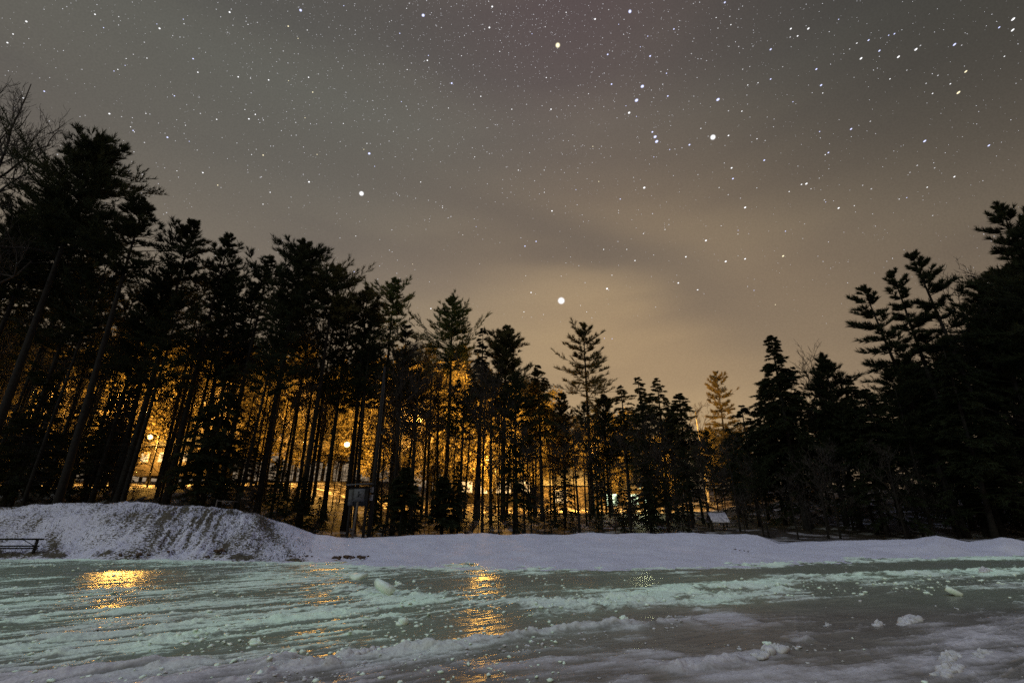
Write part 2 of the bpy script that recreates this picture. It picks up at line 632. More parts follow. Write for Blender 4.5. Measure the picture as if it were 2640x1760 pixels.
# soil mask
DX = (TT * 0 + 1)
fwd_ = YG * math.cos(PITCH) + (ZG - CAMZ) * math.sin(PITCH)
PXG = (1320 + F * XG / fwd_) / K     # reading coordinates of each ground point, used only to lay out bare patches
streak = np.exp(-((PXG - 440) / 120.0) ** 2) * sst(0.12, 0.3, sface) * sst(1.05, 0.9, sface)
edge = np.exp(-((PXG - (585 + 110 * (1 - sface))) / 26.0) ** 2) * sst(0.05, 0.2, sface)
patch = np.exp(-((PXG - 78) / 18.0) ** 2 - ((sface - 0.62) / 0.14) ** 2) * np.clip(0.35 + 3 * gul, 0, 1)
patch2 = np.exp(-((PXG - 122) / 18.0) ** 2 - ((sface - 0.30) / 0.2) ** 2) * 0.6
foot = np.exp(-((sface - 0.10) / 0.05) ** 2) * np.clip(fbm(XG * 0.9, YG * 0.9, 3) * 3 - 1.5, 0, 1) * sst(950, 700, PXG)
soil = berm * (0.52 + 0.2 * (gul)) + 0.6 * streak * np.clip(0.22 + 3.6 * gul2, 0, 1) + 0.38 * edge + 0.8 * patch + patch2 + 0.9 * foot
drift = fbm(XG * 0.45 + 8, YG * 0.45, 4) - 0.5
ZG = ZG + onb * (1 - 0.5 * berm) * 0.34 * drift * sst(1.4, 0.9, sface)
soil = soil + 0.7 * (fbm(XG * 0.9 + 4, YG * 0.9, 3) - 0.5) * berm
soil = soil + 0.22 * (1 - berm) * sst(-0.2, -0.42, TT) + 0.1
forest = sst(0.05, 0.5, (YG - yc) / 3.0 + 0.5 * (fbm(XG * 0.8, YG * 0.8, 3) - 0.5))
mb = MB()
nr, ncl = XG.shape
idx = np.arange(nr * ncl).reshape(nr, ncl)
q = np.stack([idx[:-1, :-1], idx[:-1, 1:], idx[1:, 1:], idx[1:, :-1]], -1).reshape(-1, 4)
mb.quads(np.stack([XG, YG, ZG], -1).reshape(-1, 3), q)
tag(mb.build('snow_bank', M_snow, smooth=True, attrs={'soil': np.clip(soil, 0, 1.4), 'forest': forest}), kind='structure')

# wide ground under everything
mb = MB()
mb.quads([[-1500, -1500, -0.6], [1500, -1500, -0.6], [1500, 1500, -0.6], [-1500, 1500, -0.6]], [[0, 1, 2, 3]])
tag(mb.build('ground', noisy('far_snow', (0.4, 0.4, 0.45), (0.6, 0.6, 0.65), 0.3), smooth=False), kind='structure')

# ---- ice
def gp(dx, dy):
    a, bq = ray(dx * K, dy * K)
    Y = -CAMZ / bq
    return a * Y, Y


tt = np.concatenate([np.linspace(-2.6, -1.2, 120, endpoint=False), np.linspace(-1.2, 1.2, 1050), np.linspace(1.2, 2.6, 121)[1:]])
YY = np.concatenate([np.geomspace(1.2, 5.2, 60, endpoint=False), np.geomspace(5.2, 26, 620)])
TT, YG = np.meshgrid(tt, YY)
XG = TT * YG


def windrow(pts, width):
    pts = np.array([gp(*p) for p in pts])
    best = np.full(XG.shape, 1e9)
    for (x0, y0), (x1, y1) in zip(pts[:-1], pts[1:]):
        dx, dy = x1 - x0, y1 - y0
        u = np.clip(((XG - x0) * dx + (YG - y0) * dy) / (dx * dx + dy * dy + 1e-9), 0, 1)
        best = np.minimum(best, np.hypot(XG - x0 - u * dx, YG - y0 - u * dy))
    wv = width * (0.55 + 0.9 * fbm(XG * 0.9, YG * 0.9, 3))
    return np.exp(-(best / wv) ** 2)


fw0 = YG * math.cos(PITCH) - CAMZ * math.sin(PITCH)
PX = (1320 + F * XG / fw0) / K
PY = (880 - F * (-CAMZ * math.cos(PITCH) - YG * math.sin(PITCH)) / fw0) / K


def blob(dx, dy, rx, ry):
    return np.exp(-((PX - dx) / rx) ** 2 - ((PY - dy) / ry) ** 2)


W1 = windrow([(790, 1350), (890, 1368), (1000, 1374), (1180, 1388), (1300, 1389), (1500, 1366), (1700, 1344), (1900, 1326), (2100, 1318), (2360, 1309)], 0.58)
W1b = windrow([(1250, 1410), (1480, 1380), (1640, 1378), (1800, 1352)], 0.45)
W2 = windrow([(540, 1572), (640, 1548), (740, 1528), (830, 1506), (900, 1500), (1000, 1490), (1300, 1445), (1450, 1436), (1580, 1430)], 0.17)
W3 = windrow([(-60, 1572), (100, 1556), (250, 1540), (420, 1524)], 0.2)
W4 = windrow([(360, 1580), (520, 1545), (650, 1522)], 0.18)
W5 = windrow([(150, 1500), (330, 1482), (480, 1455), (620, 1428), (760, 1415)], 0.14)
W6 = windrow([(-20, 1500), (160, 1470), (330, 1445), (560, 1425)], 0.13)
W7 = windrow([(-20, 1440), (120, 1412), (220, 1405), (420, 1398)], 0.16)
W8 = windrow([(1700, 1296), (2000, 1290), (2360, 1281)], 0.5)
W9 = windrow([(1560, 1535), (1720, 1505), (1860, 1470)], 0.16)
W10 = windrow([(700, 1395), (800, 1412), (960, 1420)], 0.25)
# skate / plough streaks fan from lower left to upper right
ca, sa_ = math.cos(R(34)), math.sin(R(34))
S_ = XG * sa_ - YG * ca
A_ = XG * ca + YG * sa_
st1 = 0.26 * fbm(S_ * 2.6, A_ * 0.3, 4) + 0.36 * fbm(S_ * 7.5, A_ * 0.45, 4) + 0.38 * fbm(S_ * 19, A_ * 1.1, 4)
stf = fbm(S_ * 9, A_ * 1.1, 4)
ca, sa_ = math.cos(R(16)), math.sin(R(16))
S2 = XG * sa_ - YG * ca
A2 = XG * ca + YG * sa_
st2 = 0.45 * fbm(S2 * 1.7 + 40, A2 * 0.25 + 7, 4) + 0.33 * fbm(S2 * 5.5 + 4, A2 * 0.8 + 7, 3) + 0.22 * fbm(S2 * 15, A2 * 2.4, 3)
mixr = sst(-1.2, 1.6, XG - 0.25 * (YG - 8))
st = st1 * (1 - mixr) + st2 * mixr
big = fbm(XG * 0.33 + 5, YG * 0.33 + 2, 4)
fine = fbm(XG * 3.2, YG * 3.2, 4)
snow = 0.17 + 3.6 * (st - 0.5) * (1 - 0.35 * mixr) + 0.5 * (big - 0.5) + 0.6 * (fine - 0.5)
snow += 0.14 * sst(1200, 700, PX) - 0.02
snow += 0.8 * W1 * np.clip(2.6 * fbm(XG * 1.1 + 3, YG * 1.1, 4) - 0.65, 0.1, 1) + 0.45 * W1b + 0.75 * W2 + 0.8 * W3 + 0.8 * W4 + 0.45 * W5 + 0.45 * W6 + 0.35 * W7 + 0.35 * W8 + 0.4 * W9 + 0.3 * W10
# right foreground: broad smooth snow patches with dark ice between them
snow += 0.22 * sst(1300, 1700, PX) * sst(1330, 1500, PY) + 1.1 * (fbm(XG * 0.8 + 31, YG * 0.45 + 12, 4) - 0.5) * sst(1100, 1500, PX)
snow += 0.35 * blob(1900, 1545, 330, 40) + 0.3 * blob(1620, 1520, 160, 30) + 0.3 * blob(2200, 1470, 180, 26)
for d in [(1960, 1395, 170, 24, .8), (1750, 1440, 120, 16, .45), (2250, 1550, 160, 20, .4), (2080, 1382, 120, 14, .6), (1560, 1478, 150, 14, .6), (1830, 1480, 160, 12, .55), (2000, 1455, 120, 14, .5),
          (960, 1432, 90, 36, .55), (1120, 1425, 70, 30, .35), (1180, 1440, 110, 40, .35), (330, 1322, 150, 34, .55), (150, 1310, 130, 20, .45),
          (1800, 1309, 250, 7, .8), (2200, 1294, 220, 9, .8), (1280, 1332, 260, 8, .6), (1100, 1558, 120, 16, .6), (250, 1500, 60, 9, .3),
          (1500, 1420, 60, 30, .35), (2330, 1540, 60, 30, .4), (760, 1552, 40, 14, .5), (1650, 1385, 120, 12, .35)]:
    snow -= d[4] * blob(*d[:4])
def scratch(ang, k1, k2, o, w_):
    c_, s_ = math.cos(R(ang)), math.sin(R(ang))
    f_ = fbm((XG * s_ - YG * c_) * k1 + o, (XG * c_ + YG * s_) * k2 + o * 0.7, 3)
    return np.clip(1 - np.abs(f_ - 0.5) / w_, 0, 1)


SCR = 0.6 * scratch(30, 3.0, 0.10, 3, 0.020) + 0.6 * scratch(12, 3.6, 0.10, 19, 0.018) + 0.45 * scratch(58, 2.2, 0.08, 41, 0.014) + 0.4 * scratch(-30, 2.2, 0.07, 77, 0.012)
snow += 0.42 * SCR * np.clip(big * 3 - 0.9, 0, 1)
# the shore side strip is snow covered
ye = np.interp(TT, tE, YE)
snow += 0.7 * sst(1.2, -0.2, ye - YG) * np.clip(fine * 2.2 - 0.5, 0, 1)
snow = np.clip(snow, 0, 1.1)
mint_light = np.clip(sst(1700, 900, PX) * sst(1580, 1490, PY + 0.05 * np.abs(PX - 300)) + 1.0 * W1 + 0.8 * W1b + 0.9 * W8 * 0.6 + 0.8 * sst(1420, 1370, PY) * sst(900, 1300, PX), 0, 1)  # region of the ice where the mint lamp light is painted
mint_light *= 0.55 + 0.45 * np.clip(fbm(XG * 0.5 + 9, YG * 0.5, 3) * 2 - 0.4, 0, 1)
mint_light = mint_light * (1 - 0.85 * W3) * (1 - 0.8 * W4) * (1 - 0.6 * W2)
lump = np.clip(fbm(XG * 4.5, YG * 4.5, 4) - 0.42, 0, 1) * 2
cr = np.abs(fbm(XG * 7, YG * 7, 3) - 0.5)
Z = 0.045 * (st - 0.5) + 0.022 * (stf - 0.5) + 0.02 * (big - 0.5) + 0.012 * (fine - 0.5)
Z = Z + W1 * (0.03 + 0.075 * lump) + W1b * 0.06 * lump + W2 * (0.05 + 0.09 * lump) + W3 * (0.07 + 0.03 * lump) + W4 * (0.08 + 0.03 * lump)
Z = Z + W5 * (0.03 + 0.05 * lump) + W6 * (0.03 + 0.04 * lump) + W7 * 0.04 * (0.4 + lump) + W8 * 0.05 * lump + W9 * 0.08 * lump + W10 * 0.05 * lump
Z = Z + 0.03 * np.clip(snow, 0, 1) * (0.4 + lump) - 0.01
Z = Z + 0.012 * SCR + 0.014 * sst(0.15, 0.6, snow) * (0.5 - cr * 2)
mb = MB()
nr, ncl = XG.shape
idx = np.arange(nr * ncl).reshape(nr, ncl)
q = np.stack([idx[:-1, :-1], idx[:-1, 1:], idx[1:, 1:], idx[1:, :-1]], -1).reshape(-1, 4)
mb.quads(np.stack([XG, YG, Z], -1).reshape(-1, 3), q)
tag(mb.build('ice', M_ice, smooth=True, attrs={'snow': snow, 'mint_light': mint_light}), kind='structure')
ICE = (XG, YG, Z, snow, mint_light)
_lt, _lY = tt, YY


def ice_z(x, y):
    i = int(np.clip(np.searchsorted(_lY, y), 0, len(_lY) - 1))
    j = int(np.clip(np.searchsorted(_lt, x / y), 0, len(_lt) - 1))
    return float(Z[i, j]), float(snow[i, j]), float(mint_light[i, j])


# ---- crumbs of ice: uncountable
_ico_v = np.array([[0, 0, 1], [0.894, 0, 0.447], [0.276, 0.851, 0.447], [-0.724, 0.526, 0.447], [-0.724, -0.526, 0.447], [0.276, -0.851, 0.447],
                   [0.724, 0.526, -0.447], [-0.276, 0.851, -0.447], [-0.894, 0, -0.447], [-0.276, -0.851, -0.447], [0.724, -0.526, -0.447], [0, 0, -1]])
_ico_f = np.array([[0, 1, 2], [0, 2, 3], [0, 3, 4], [0, 4, 5], [0, 5, 1], [1, 6, 2], [2, 7, 3], [3, 8, 4], [4, 9, 5], [5, 10, 1],
                   [2, 6, 7], [3, 7, 8], [4, 8, 9], [5, 9, 10], [1, 10, 6], [11, 7, 6], [11, 8, 7], [11, 9, 8], [11, 10, 9], [11, 6, 10]])


def lumpv(s, rng, jit=0.35, flat=0.7):
    v = _ico_v * (1 + jit * (rng.random((12, 1)) - 0.5) * 2)
    v = v * np.array([1, 0.7 + 0.6 * rng.random(), flat]) * s
    a = rng.random() * 6.28
    return np.stack([v[:, 0] * math.cos(a) - v[:, 1] * math.sin(a), v[:, 0] * math.sin(a) + v[:, 1] * math.cos(a), v[:, 2]], 1)


def rubble(name, mat, n, where, smin, smax, seed):
    rng = np.random.default_rng(seed)
    mb = MB()
    cnt = 0
    while cnt < n:
        px = rng.uniform(-40, 2400)
        py = 1288 + 285 * rng.random() ** 1.1
        if rng.random() > where(px, py):
            continue
        x, y = gp(px, py)
        z, sn, slh = ice_z(x, y)
        s = (smin + (smax - smin) * rng.random() ** 4) * min(1.3, 0.45 + y / 16)
        v = lumpv(s, rng, 0.5, 0.5)
        mb.add(v + np.array([x, y, z + s * 0.25]), _ico_f)
        cnt += 1
    return tag(mb.build(name, mat), kind='stuff')


def dens_mint(px, py):
    a = 0.22 * (px < 1300) + 0.004
    a += 0.9 * math.exp(-((py - (1372 + 16 * math.exp(-((px - 1250) / 300) ** 2) - 0.04 * max(0, px - 1300))) / 16) ** 2) * (px > 780)
    a += 0.6 * math.exp(-((px - 480) / 160) ** 2 - ((py - 1465) / 25) ** 2)
    a += 0.5 * math.exp(-((px - 950) / 90) ** 2 - ((py - 1440) / 60) ** 2)
    return min(1, a)


def dens_snow(px, py):
    a = 0.02
    a += 0.8 * math.exp(-((py - (1572 - 0.137 * (px - 540))) / 10) ** 2) * (540 < px < 1600)
    a += 0.5 * math.exp(-((px - 1780) / 90) ** 2 - ((py - 1495) / 16) ** 2)
    return min(1, a)


tag(rubble('ice_rubble', M_mint_lit, 2600, dens_mint, 0.005, 0.045, 3))
tag(rubble('snow_crumbs', M_snow_lump, 600, dens_snow, 0.006, 0.035, 4))


# ---- single blocks of ice and heaps of snow that one can point at
def ice_block(px, py, wpx, hpx, kind, label, tilt=0):
    x, y = gp(px, py)
    z, _, _ = ice_z(x, y)
    rng = np.random.default_rng(int(px * 7 + py))
    sc_ = y / F * K * 1.08
    W, H = wpx * sc_, hpx * sc_
    if kind in ('heap', 'ridge'):
        H *= 0.88
    mb = MB()
    if kind == 'slab':
        # broken plate of ice: irregular outline with thickness
        n = 6
        ang = np.sort(np.linspace(0, 6.28, n, endpoint=False) + rng.uniform(-.4, .4, n))
        rad = rng.uniform(0.55, 1.15, n)
        top = np.stack([np.cos(ang) * rad * W / 2, np.sin(ang) * rad * W * 0.32, np.full(n, H * 0.22)], 1)
        bot = top * np.array([1.04, 1.04, -1])
        vv = np.concatenate([top, bot, [[0, 0, H * 0.25]], [[0, 0, -H * 0.22]]])
        fcs = []
        for i in range(n):
            j = (i + 1) % n
            fcs += [[i, j, 2 * n], [n + j, n + i, 2 * n + 1], [n + i, n + j, j], [n + i, j, i]]
        c_, s_ = math.cos(R(tilt)), math.sin(R(tilt))
        rot = np.array([[c_, 0, s_], [0, 1, 0], [-s_, 0, c_]])
        c2, s2 = math.cos(R(20)), math.sin(R(20))
        rot = rot @ np.array([[1, 0, 0], [0, c2, -s2], [0, s2, c2]])
        mb.add(vv @ rot.T + np.array([0, 0, H * 0.42]), fcs)
        o = mb.build('ice_slab', M_mint_lit)
        cat = 'ice slab'
    else:
        nl = {'lump': 6, 'heap': 26, 'ridge': 44}[kind]
        for i in range(nl):
            u = rng.uniform(-0.5, 0.5) * (0.5 if kind == 'lump' else 1)
            hh = H * (0.75 - abs(u) * 0.9) * rng.uniform(0.5, 1.0)
            r_ = (max(0.35 * H, 0.22 * W / max(1, nl / 8)) if kind == 'lump' else 0.30 * H) * (0.45 + 0.75 * rng.random() ** 2)
            v = lumpv(1.0, rng, 0.34, 1.0)
            # one subdivision for a softer lump
            V = [list(p) for p in v]
            cache, F2 = {}, []

            def mid(a, b_):
                k = (min(a, b_), max(a, b_))
                if k not in cache:
                    m_ = (np.array(V[a]) + np.array(V[b_])) / 2
                    m_ = m_ / np.linalg.norm(m_) * (np.linalg.norm(V[a]) + np.linalg.norm(V[b_])) / 2 * rng.uniform(0.84, 1.14)
                    V.append(list(m_))
                    cache[k] = len(V) - 1
                return cache[k]
            for a, b_, c_ in _ico_f:
                ab, bc, ca_ = mid(a, b_), mid(b_, c_), mid(c_, a)
                F2 += [[a, ab, ca_], [b_, bc, ab], [c_, ca_, bc], [ab, bc, ca_]]
            vv = np.array(V) * np.array([r_, r_ * 0.8, max(hh * 0.55, 0.02)])
            mb.add(vv + np.array([u * W, rng.uniform(-0.25, 0.25) * W * 0.5 + u * W * 0.7, hh * 0.3]), F2)
        o = mb.build('snow_heap' if kind != 'lump' else 'ice_lump', M_snow_lump if kind != 'lump' else M_mint_lit, smooth=False)
        cat = 'snow heap' if kind != 'lump' else 'ice lump'
    o.location = (x, y, z - (0.01 if kind in ('slab', 'lump') else 0.02 + 0.05 * H))
    tag(o, label, cat)
    return o


ice_block(884, 1370, 48, 26, 'slab', 'wedge shaped pale green ice slab tipped up on the near side of the snow ridge', 32)
ice_block(818, 1330, 44, 15, 'slab', 'flat oblong pale ice slab lying far out on the pond, below the utility pole', -6)
ice_block(912, 1340, 24, 12, 'lump', 'small rounded pale lump on the ice to the right of the flat oblong slab')
ice_block(588, 1478, 26, 22, 'lump', 'pointed mint lump standing on the streaked ice at left')
ice_block(680, 1498, 40, 20, 'lump', 'broad mint ice lump beside the windrow of snow at lower left')
ice_block(845, 1506, 52, 26, 'ridge', 'knobbly snow heap on the foreground windrow with several rounded tops')
ice_block(1435, 1420, 24, 18, 'lump', 'rounded grey lump on bare ice to the left of the tall yellowish reflection')
ice_block(2092, 1424, 78, 36, 'ridge', 'large knobbly white snow heap rising from dark ice at right')
ice_block(2018, 1432, 30, 26, 'heap', 'small peaked snow heap just left of the large knobbly heap')
ice_block(1900, 1432, 24, 12, 'heap', 'tiny low snow heap alone on grey ice')
ice_block(1775, 1498, 84, 32, 'ridge', 'clotted lavender snow heap on the near ice, left of the big foreground clods')
ice_block(1768, 1478, 32, 16, 'lump', 'single pale green lump just behind the clotted lavender heap')
ice_block(2185, 1512, 70, 36, 'ridge', 'upper of the two big snow clods near the lower right corner')
ice_block(2180, 1542, 90, 40, 'ridge', 'lower of the two big snow clods near the lower right corner')
ice_block(2260, 1505, 60, 24, 'heap', 'low clumped snow heap to the right of the big clods')
ice_block(2190, 1366, 32, 20, 'slab', 'tilted pale green ice slab alone on dark ice at right', 24)
ice_block(2130, 1360, 18, 10, 'lump', 'tiny pale chip of ice left of the tilted slab at right')
ice_block(2265, 1316, 50, 18, 'heap', 'whitish heap on the far ridge at right, near the pond edge')
ice_block(925, 1434, 26, 22, 'lump', 'upright mint lump on dark brown ice in the middle of the pond')

# ------------------------------------------------------------------ trees
def curve_tubes(mb, base, azi, L, e0, c, r0, K_=6, sides=3, sway=None):
    s = np.linspace(0, 1, K_)
    dx = np.cos(azi)[:, None] * L[:, None] * s
    dy = np.sin(azi)[:, None] * L[:, None] * s
    dz = L[:, None] * (e0[:, None] * s + c[:, None] * s * s)
    P = np.stack([dx, dy, dz], -1) + base[:, None, :]
    if sway is not None:
        side = np.stack([-np.sin(azi), np.cos(azi), 0 * azi], -1)
        P = P + side[:, None, :] * (sway[:, None] * L[:, None] * s * s)[..., None]
    rr_ = r0[:, None] * (1 - 0.85 * s)
    mb.tubes(P, rr_, sides)
    return P


def trunk_line(rng, H, bend):
    k = 14
    s = np.linspace(0, 1, k)
    ph = rng.uniform(0, 6.28, 2)
    x = bend * H * (np.sin(s * 3.0 + ph[0]) - math.sin(ph[0])) * 0.5
    y = bend * H * (np.sin(s * 2.4 + ph[1]) - math.sin(ph[1])) * 0.5
    return s, np.stack([x, y, s * H], -1)


def conifer(seed, H, zc, Rm, kind='pine', dens=1.0, r_tr=None, dead=18, bend=0.012, lobes=0.5, mat=None, side=0.0):
    """returns trunk mesh builder and crown mesh builder; kind pine | hemlock | white_pine"""
    rng = np.random.default_rng(seed)
    tr, cr = MB(), MB()
    s, Lx = trunk_line(rng, H, bend)
    r_tr = r_tr or (0.08 + 0.0065 * H)
    rad = r_tr * (1 - s) ** 0.8 + 0.015
    rad[0] *= 1.35
    tr.tubes(Lx[None], rad[None], 8)

    def axis(z):
        return np.stack([np.interp(z, Lx[:, 2], Lx[:, 0]), np.interp(z, Lx[:, 2], Lx[:, 1]), z], -1)
    # dead stubs and limbs below the crown
    if dead:
        z = rng.uniform(0.12 * H, max(zc * 1.05, 0.2 * H), dead)
        curve_tubes(tr, axis(z), rng.uniform(0, 6.28, dead), rng.uniform(0.5, 3.2, dead) * min(1, Rm / 2.5), rng.uniform(-0.25, 0.25, dead),
                    rng.uniform(-0.15, 0.2, dead), rng.uniform(0.012, 0.03, dead), 5)
        z2 = np.repeat(z, 5)
        n5 = len(z2)
        curve_tubes(tr, axis(z2) + rng.normal(size=(n5, 3)) * np.array([0.6, 0.6, 0.12]) * min(1, Rm / 2.5), rng.uniform(0, 6.28, n5), rng.uniform(0.3, 1.1, n5), rng.uniform(-0.35, 0.35, n5), rng.uniform(-0.2, 0.3, n5), rng.uniform(0.006, 0.014, n5), 3)
    ch = H - zc
    if kind == 'hemlock':
        nb = int(135 * dens * max(0.6, ch / 12))
        u = np.sort(rng.random(nb)) ** 0.85
        L = Rm * ((1 - u) ** 0.74 + 0.03) * rng.uniform(0.6, 1.12, nb)
        e0 = rng.uniform(-0.05, 0.25, nb) + 0.4 * u
        c = rng.uniform(-0.55, -0.2, nb)
        nt_, nl, wd, nblade = 9, 0.24, 0.03, 6
    elif kind == 'white_pine':
        nw = max(8, int(ch / 0.8))
        per = 8
        nb = nw * per
        u = np.repeat((np.arange(nw) + 0.5) / nw, per) + rng.uniform(-0.5, 0.5, nb) * 0.5 / nw
        wh = np.repeat(rng.uniform(0.75, 1.15, nw), per)
        L = Rm * (np.clip(1 - u, 0.02, 1) ** 0.62 * 1.0 + 0.05) * wh * rng.uniform(0.5, 1.12, nb)
        e0 = -0.22 + 0.95 * u ** 1.5 + rng.uniform(-0.14, 0.14, nb)
        c = rng.uniform(0.05, 0.25, nb) + 0.15 * u
        nt_, nl, wd, nblade = 9, 0.38, 0.024, 6
    else:
        nb = int(140 * dens * max(0.6, ch / 10))
        u = rng.random(nb) ** 0.85
        az0 = rng.uniform(0, 6.28, 5)
        az = rng.uniform(0, 6.28, nb)
        prof = np.where(u < 0.25, 0.6 + 1.6 * u, 1.0 - 0.86 * ((u - 0.25) / 0.75) ** 1.5)
        lob = 1 + lobes * np.sin(u * 13 + az0[0]) * 0.6 + lobes * 0.5 * np.sin(az * 2 + u * 9 + az0[1])
        L = Rm * prof * np.clip(lob, 0.35, 1.5) * rng.uniform(0.35, 1.15, nb)
        e0 = rng.uniform(-0.1, 0.5, nb) + 0.7 * u ** 2
        c = rng.uniform(-0.25, 0.4, nb)
        nt_, nl, wd, nblade = 9, 0.34, 0.024, 6
    u = np.clip(u, 0, 0.995)
    rise = np.maximum(e0 + c, 0.12)
    L = np.minimum(L, np.maximum((1 - u) * ch - 0.45, 0.25) / np.maximum(rise, 0.3))
    if kind == 'hemlock':
        L = np.minimum(L, 0.25 + (1 - u) * ch * 0.9)
    azi = rng.uniform(0, 6.28, nb) if kind != 'pine' else az
    if side:
        L = L * (1 + side * np.cos(azi))
    z = zc + u * ch
    bz = axis(z)
    r0 = 0.012 + 0.012 * L
    P = curve_tubes(cr, bz, azi, L, e0, c, r0, 6, 3, rng.uniform(-0.15, 0.15, nb))
    # twigs
    nt2 = int(nt_)
    sT = rng.uniform(0.22, 1.0, (nb, nt2))
    sT[:, 0] = 1.0
    k = sT * 5
    i0 = np.clip(k.astype(int), 0, 4)
    fr = (k - i0)[..., None]
    bi = np.arange(nb)[:, None]
    C0 = P[bi, i0] * (1 - fr) + P[bi, i0 + 1] * fr
    Td = P[bi, i0 + 1] - P[bi, i0]
    Td /= np.linalg.norm(Td, axis=-1, keepdims=True) + 1e-9
    sd = np.stack([-np.sin(azi), np.cos(azi), 0 * azi], -1)[:, None, :]
    sg = rng.choice([-1, 1], (nb, nt2))[..., None] * rng.uniform(0.5, 1.2, (nb, nt2, 1))
    sg[:, 0] *= 0.15
    up = np.zeros((nb, nt2, 3))
    up[..., 2] = rng.uniform(-0.1, 0.5, (nb, nt2)) if kind != 'hemlock' else rng.uniform(-0.55, 0.05, (nb, nt2))
    D = Td + sd * sg + up
    D /= np.linalg.norm(D, axis=-1, keepdims=True)
    tl = np.minimum(np.clip(L[:, None] * 0.34 * (1.15 - 0.55 * sT), 0.12, 1.3) * rng.uniform(0.7, 1.2, (nb, nt2)), 1.4)
    C0 = C0.reshape(-1, 3)
    D = D.reshape(-1, 3)
    tl = tl.reshape(-1)
    wv = np.cross(D, rng.normal(size=D.shape))
    wv /= np.linalg.norm(wv, axis=1, keepdims=True) + 1e-9
    cr.blades(C0, D * tl[:, None], wv * 0.018)
    # tufts of needles along the twigs
    m_ = 4
    qf = (np.arange(m_) + 0.7) / m_
    CT = (C0[:, None, :] + D[:, None, :] * (tl[:, None] * qf)[..., None]).reshape(-1, 3)
    DT = np.repeat(D, m_, axis=0)
    CT = np.repeat(CT, nblade, axis=0)
    DT = np.repeat(DT, nblade, axis=0)
    n_ = len(CT)
    rnd = rng.normal(size=(n_, 3))
    rnd /= np.linalg.norm(rnd, axis=1, keepdims=True)
    ud = np.array([0, 0, 0.3 if kind != 'hemlock' else -0.12])
    dd = DT * 0.9 + rnd * (0.68 if kind != 'hemlock' else 0.85) + ud
    if kind == 'hemlock':
        dd[:, 2] *= 0.45
    dd /= np.linalg.norm(dd, axis=1, keepdims=True)
    dd *= (nl * rng.uniform(0.65, 1.3, n_) * np.clip(0.5 + np.repeat(np.repeat(np.repeat(L, nt2), m_), nblade) * 0.45, 0.5, 1.0))[:, None]
    wv = np.cross(dd, rng.normal(size=(n_, 3)))
    wv /= np.linalg.norm(wv, axis=1, keepdims=True) + 1e-9
    cr.blades(CT, dd, wv * wd)
    return tr, cr


def bare_tree(seed, H, Rm, zc=0.3, levels=4, r0=None, fan=1.0, lean=0.0, n0=9, leaf=0):
    rng = np.random.default_rng(seed)
    tr, cr = MB(), MB()
    s, Lx = trunk_line(rng, H * 0.8, 0.02)
    Lx[:, 0] += lean * H * s ** 1.5
    r0 = r0 or 0.05 + 0.010 * H
    tr.tubes(Lx[None], (r0 * (1 - s) ** 0.7 + 0.02)[None], 8)
    lines = {}
    tips = []

    def grow(p, d, L, r, lv):
        kk = 5
        P = [p]
        dcur = d
        for i in range(kk - 1):
            dcur = dcur + rng.normal(size=3) * 0.16 + np.array([0, 0, 0.10])
            dcur = dcur / np.linalg.norm(dcur)
            P.append(P[-1] + dcur * L / (kk - 1))
        lines.setdefault(0, []).append((np.array(P), np.linspace(r, r * 0.35, kk)))
        if lv <= 0:
            tips.append((P[-1], dcur))
            return
        n = rng.integers(3, 6)
        for j in range(n):
            i = rng.integers(1, kk)
            f = rng.random()
            q_ = P[i - 1] * (1 - f) + P[i] * f
            dv = dcur + rng.normal(size=3) * 0.55 * fan
            dv[2] += 0.12
            dv /= np.linalg.norm(dv)
            grow(q_, dv, L * rng.uniform(0.45, 0.7), max(r * 0.5, 0.006), lv - 1)
    for j in range(n0):
        f = zc + (1 - zc) * (j + rng.random()) / n0
        z = f * H * 0.8
        p = np.array([np.interp(z, Lx[:, 2], Lx[:, 0]), np.interp(z, Lx[:, 2], Lx[:, 1]), z])
        a = j * 2.4 + rng.uniform(-.4, .4)
        el = 0.35 + 0.9 * f
        d = np.array([math.cos(a), math.sin(a), el])
        d /= np.linalg.norm(d)
        grow(p, d, Rm * (1.15 - 0.55 * f) * rng.uniform(0.75, 1.1), r0 * 0.42 * (1.1 - 0.6 * f), levels - 1)
    P = np.array([a for a, _ in lines[0]])
    rr_ = np.array([b_ for _, b_ in lines[0]])
    cr.tubes(P, np.maximum(rr_, 0.009), 3)
    if leaf and tips:
        C = np.array([a for a, _ in tips])
        C = np.repeat(C, leaf, axis=0) + rng.normal(size=(len(tips) * leaf, 3)) * 0.28
        D = rng.normal(size=C.shape)
        D /= np.linalg.norm(D, axis=1, keepdims=True)
        Wv = np.cross(D, rng.normal(size=C.shape))
        Wv /= np.linalg.norm(Wv, axis=1, keepdims=True)
        cr.blades(C, D * 0.34, Wv * 0.10)
    return tr, cr


def plant_tree(name, pair, x, y, label, cat, group=None, bark=None, leaf=None, lean=(0, 0), rz=0, scale=1, dz=-0.15):
    root = empty(name, (x, y, g0(x, y) + dz), rz, label, cat, group)
    root.rotation_euler = (lean[1], lean[0], rz)
    root.scale = (scale,) * 3
    tr, cr = pair
    tr.build('trunk', bark or M_bark, root)
    cr.build('crown', leaf or M_needles, root)
    return root


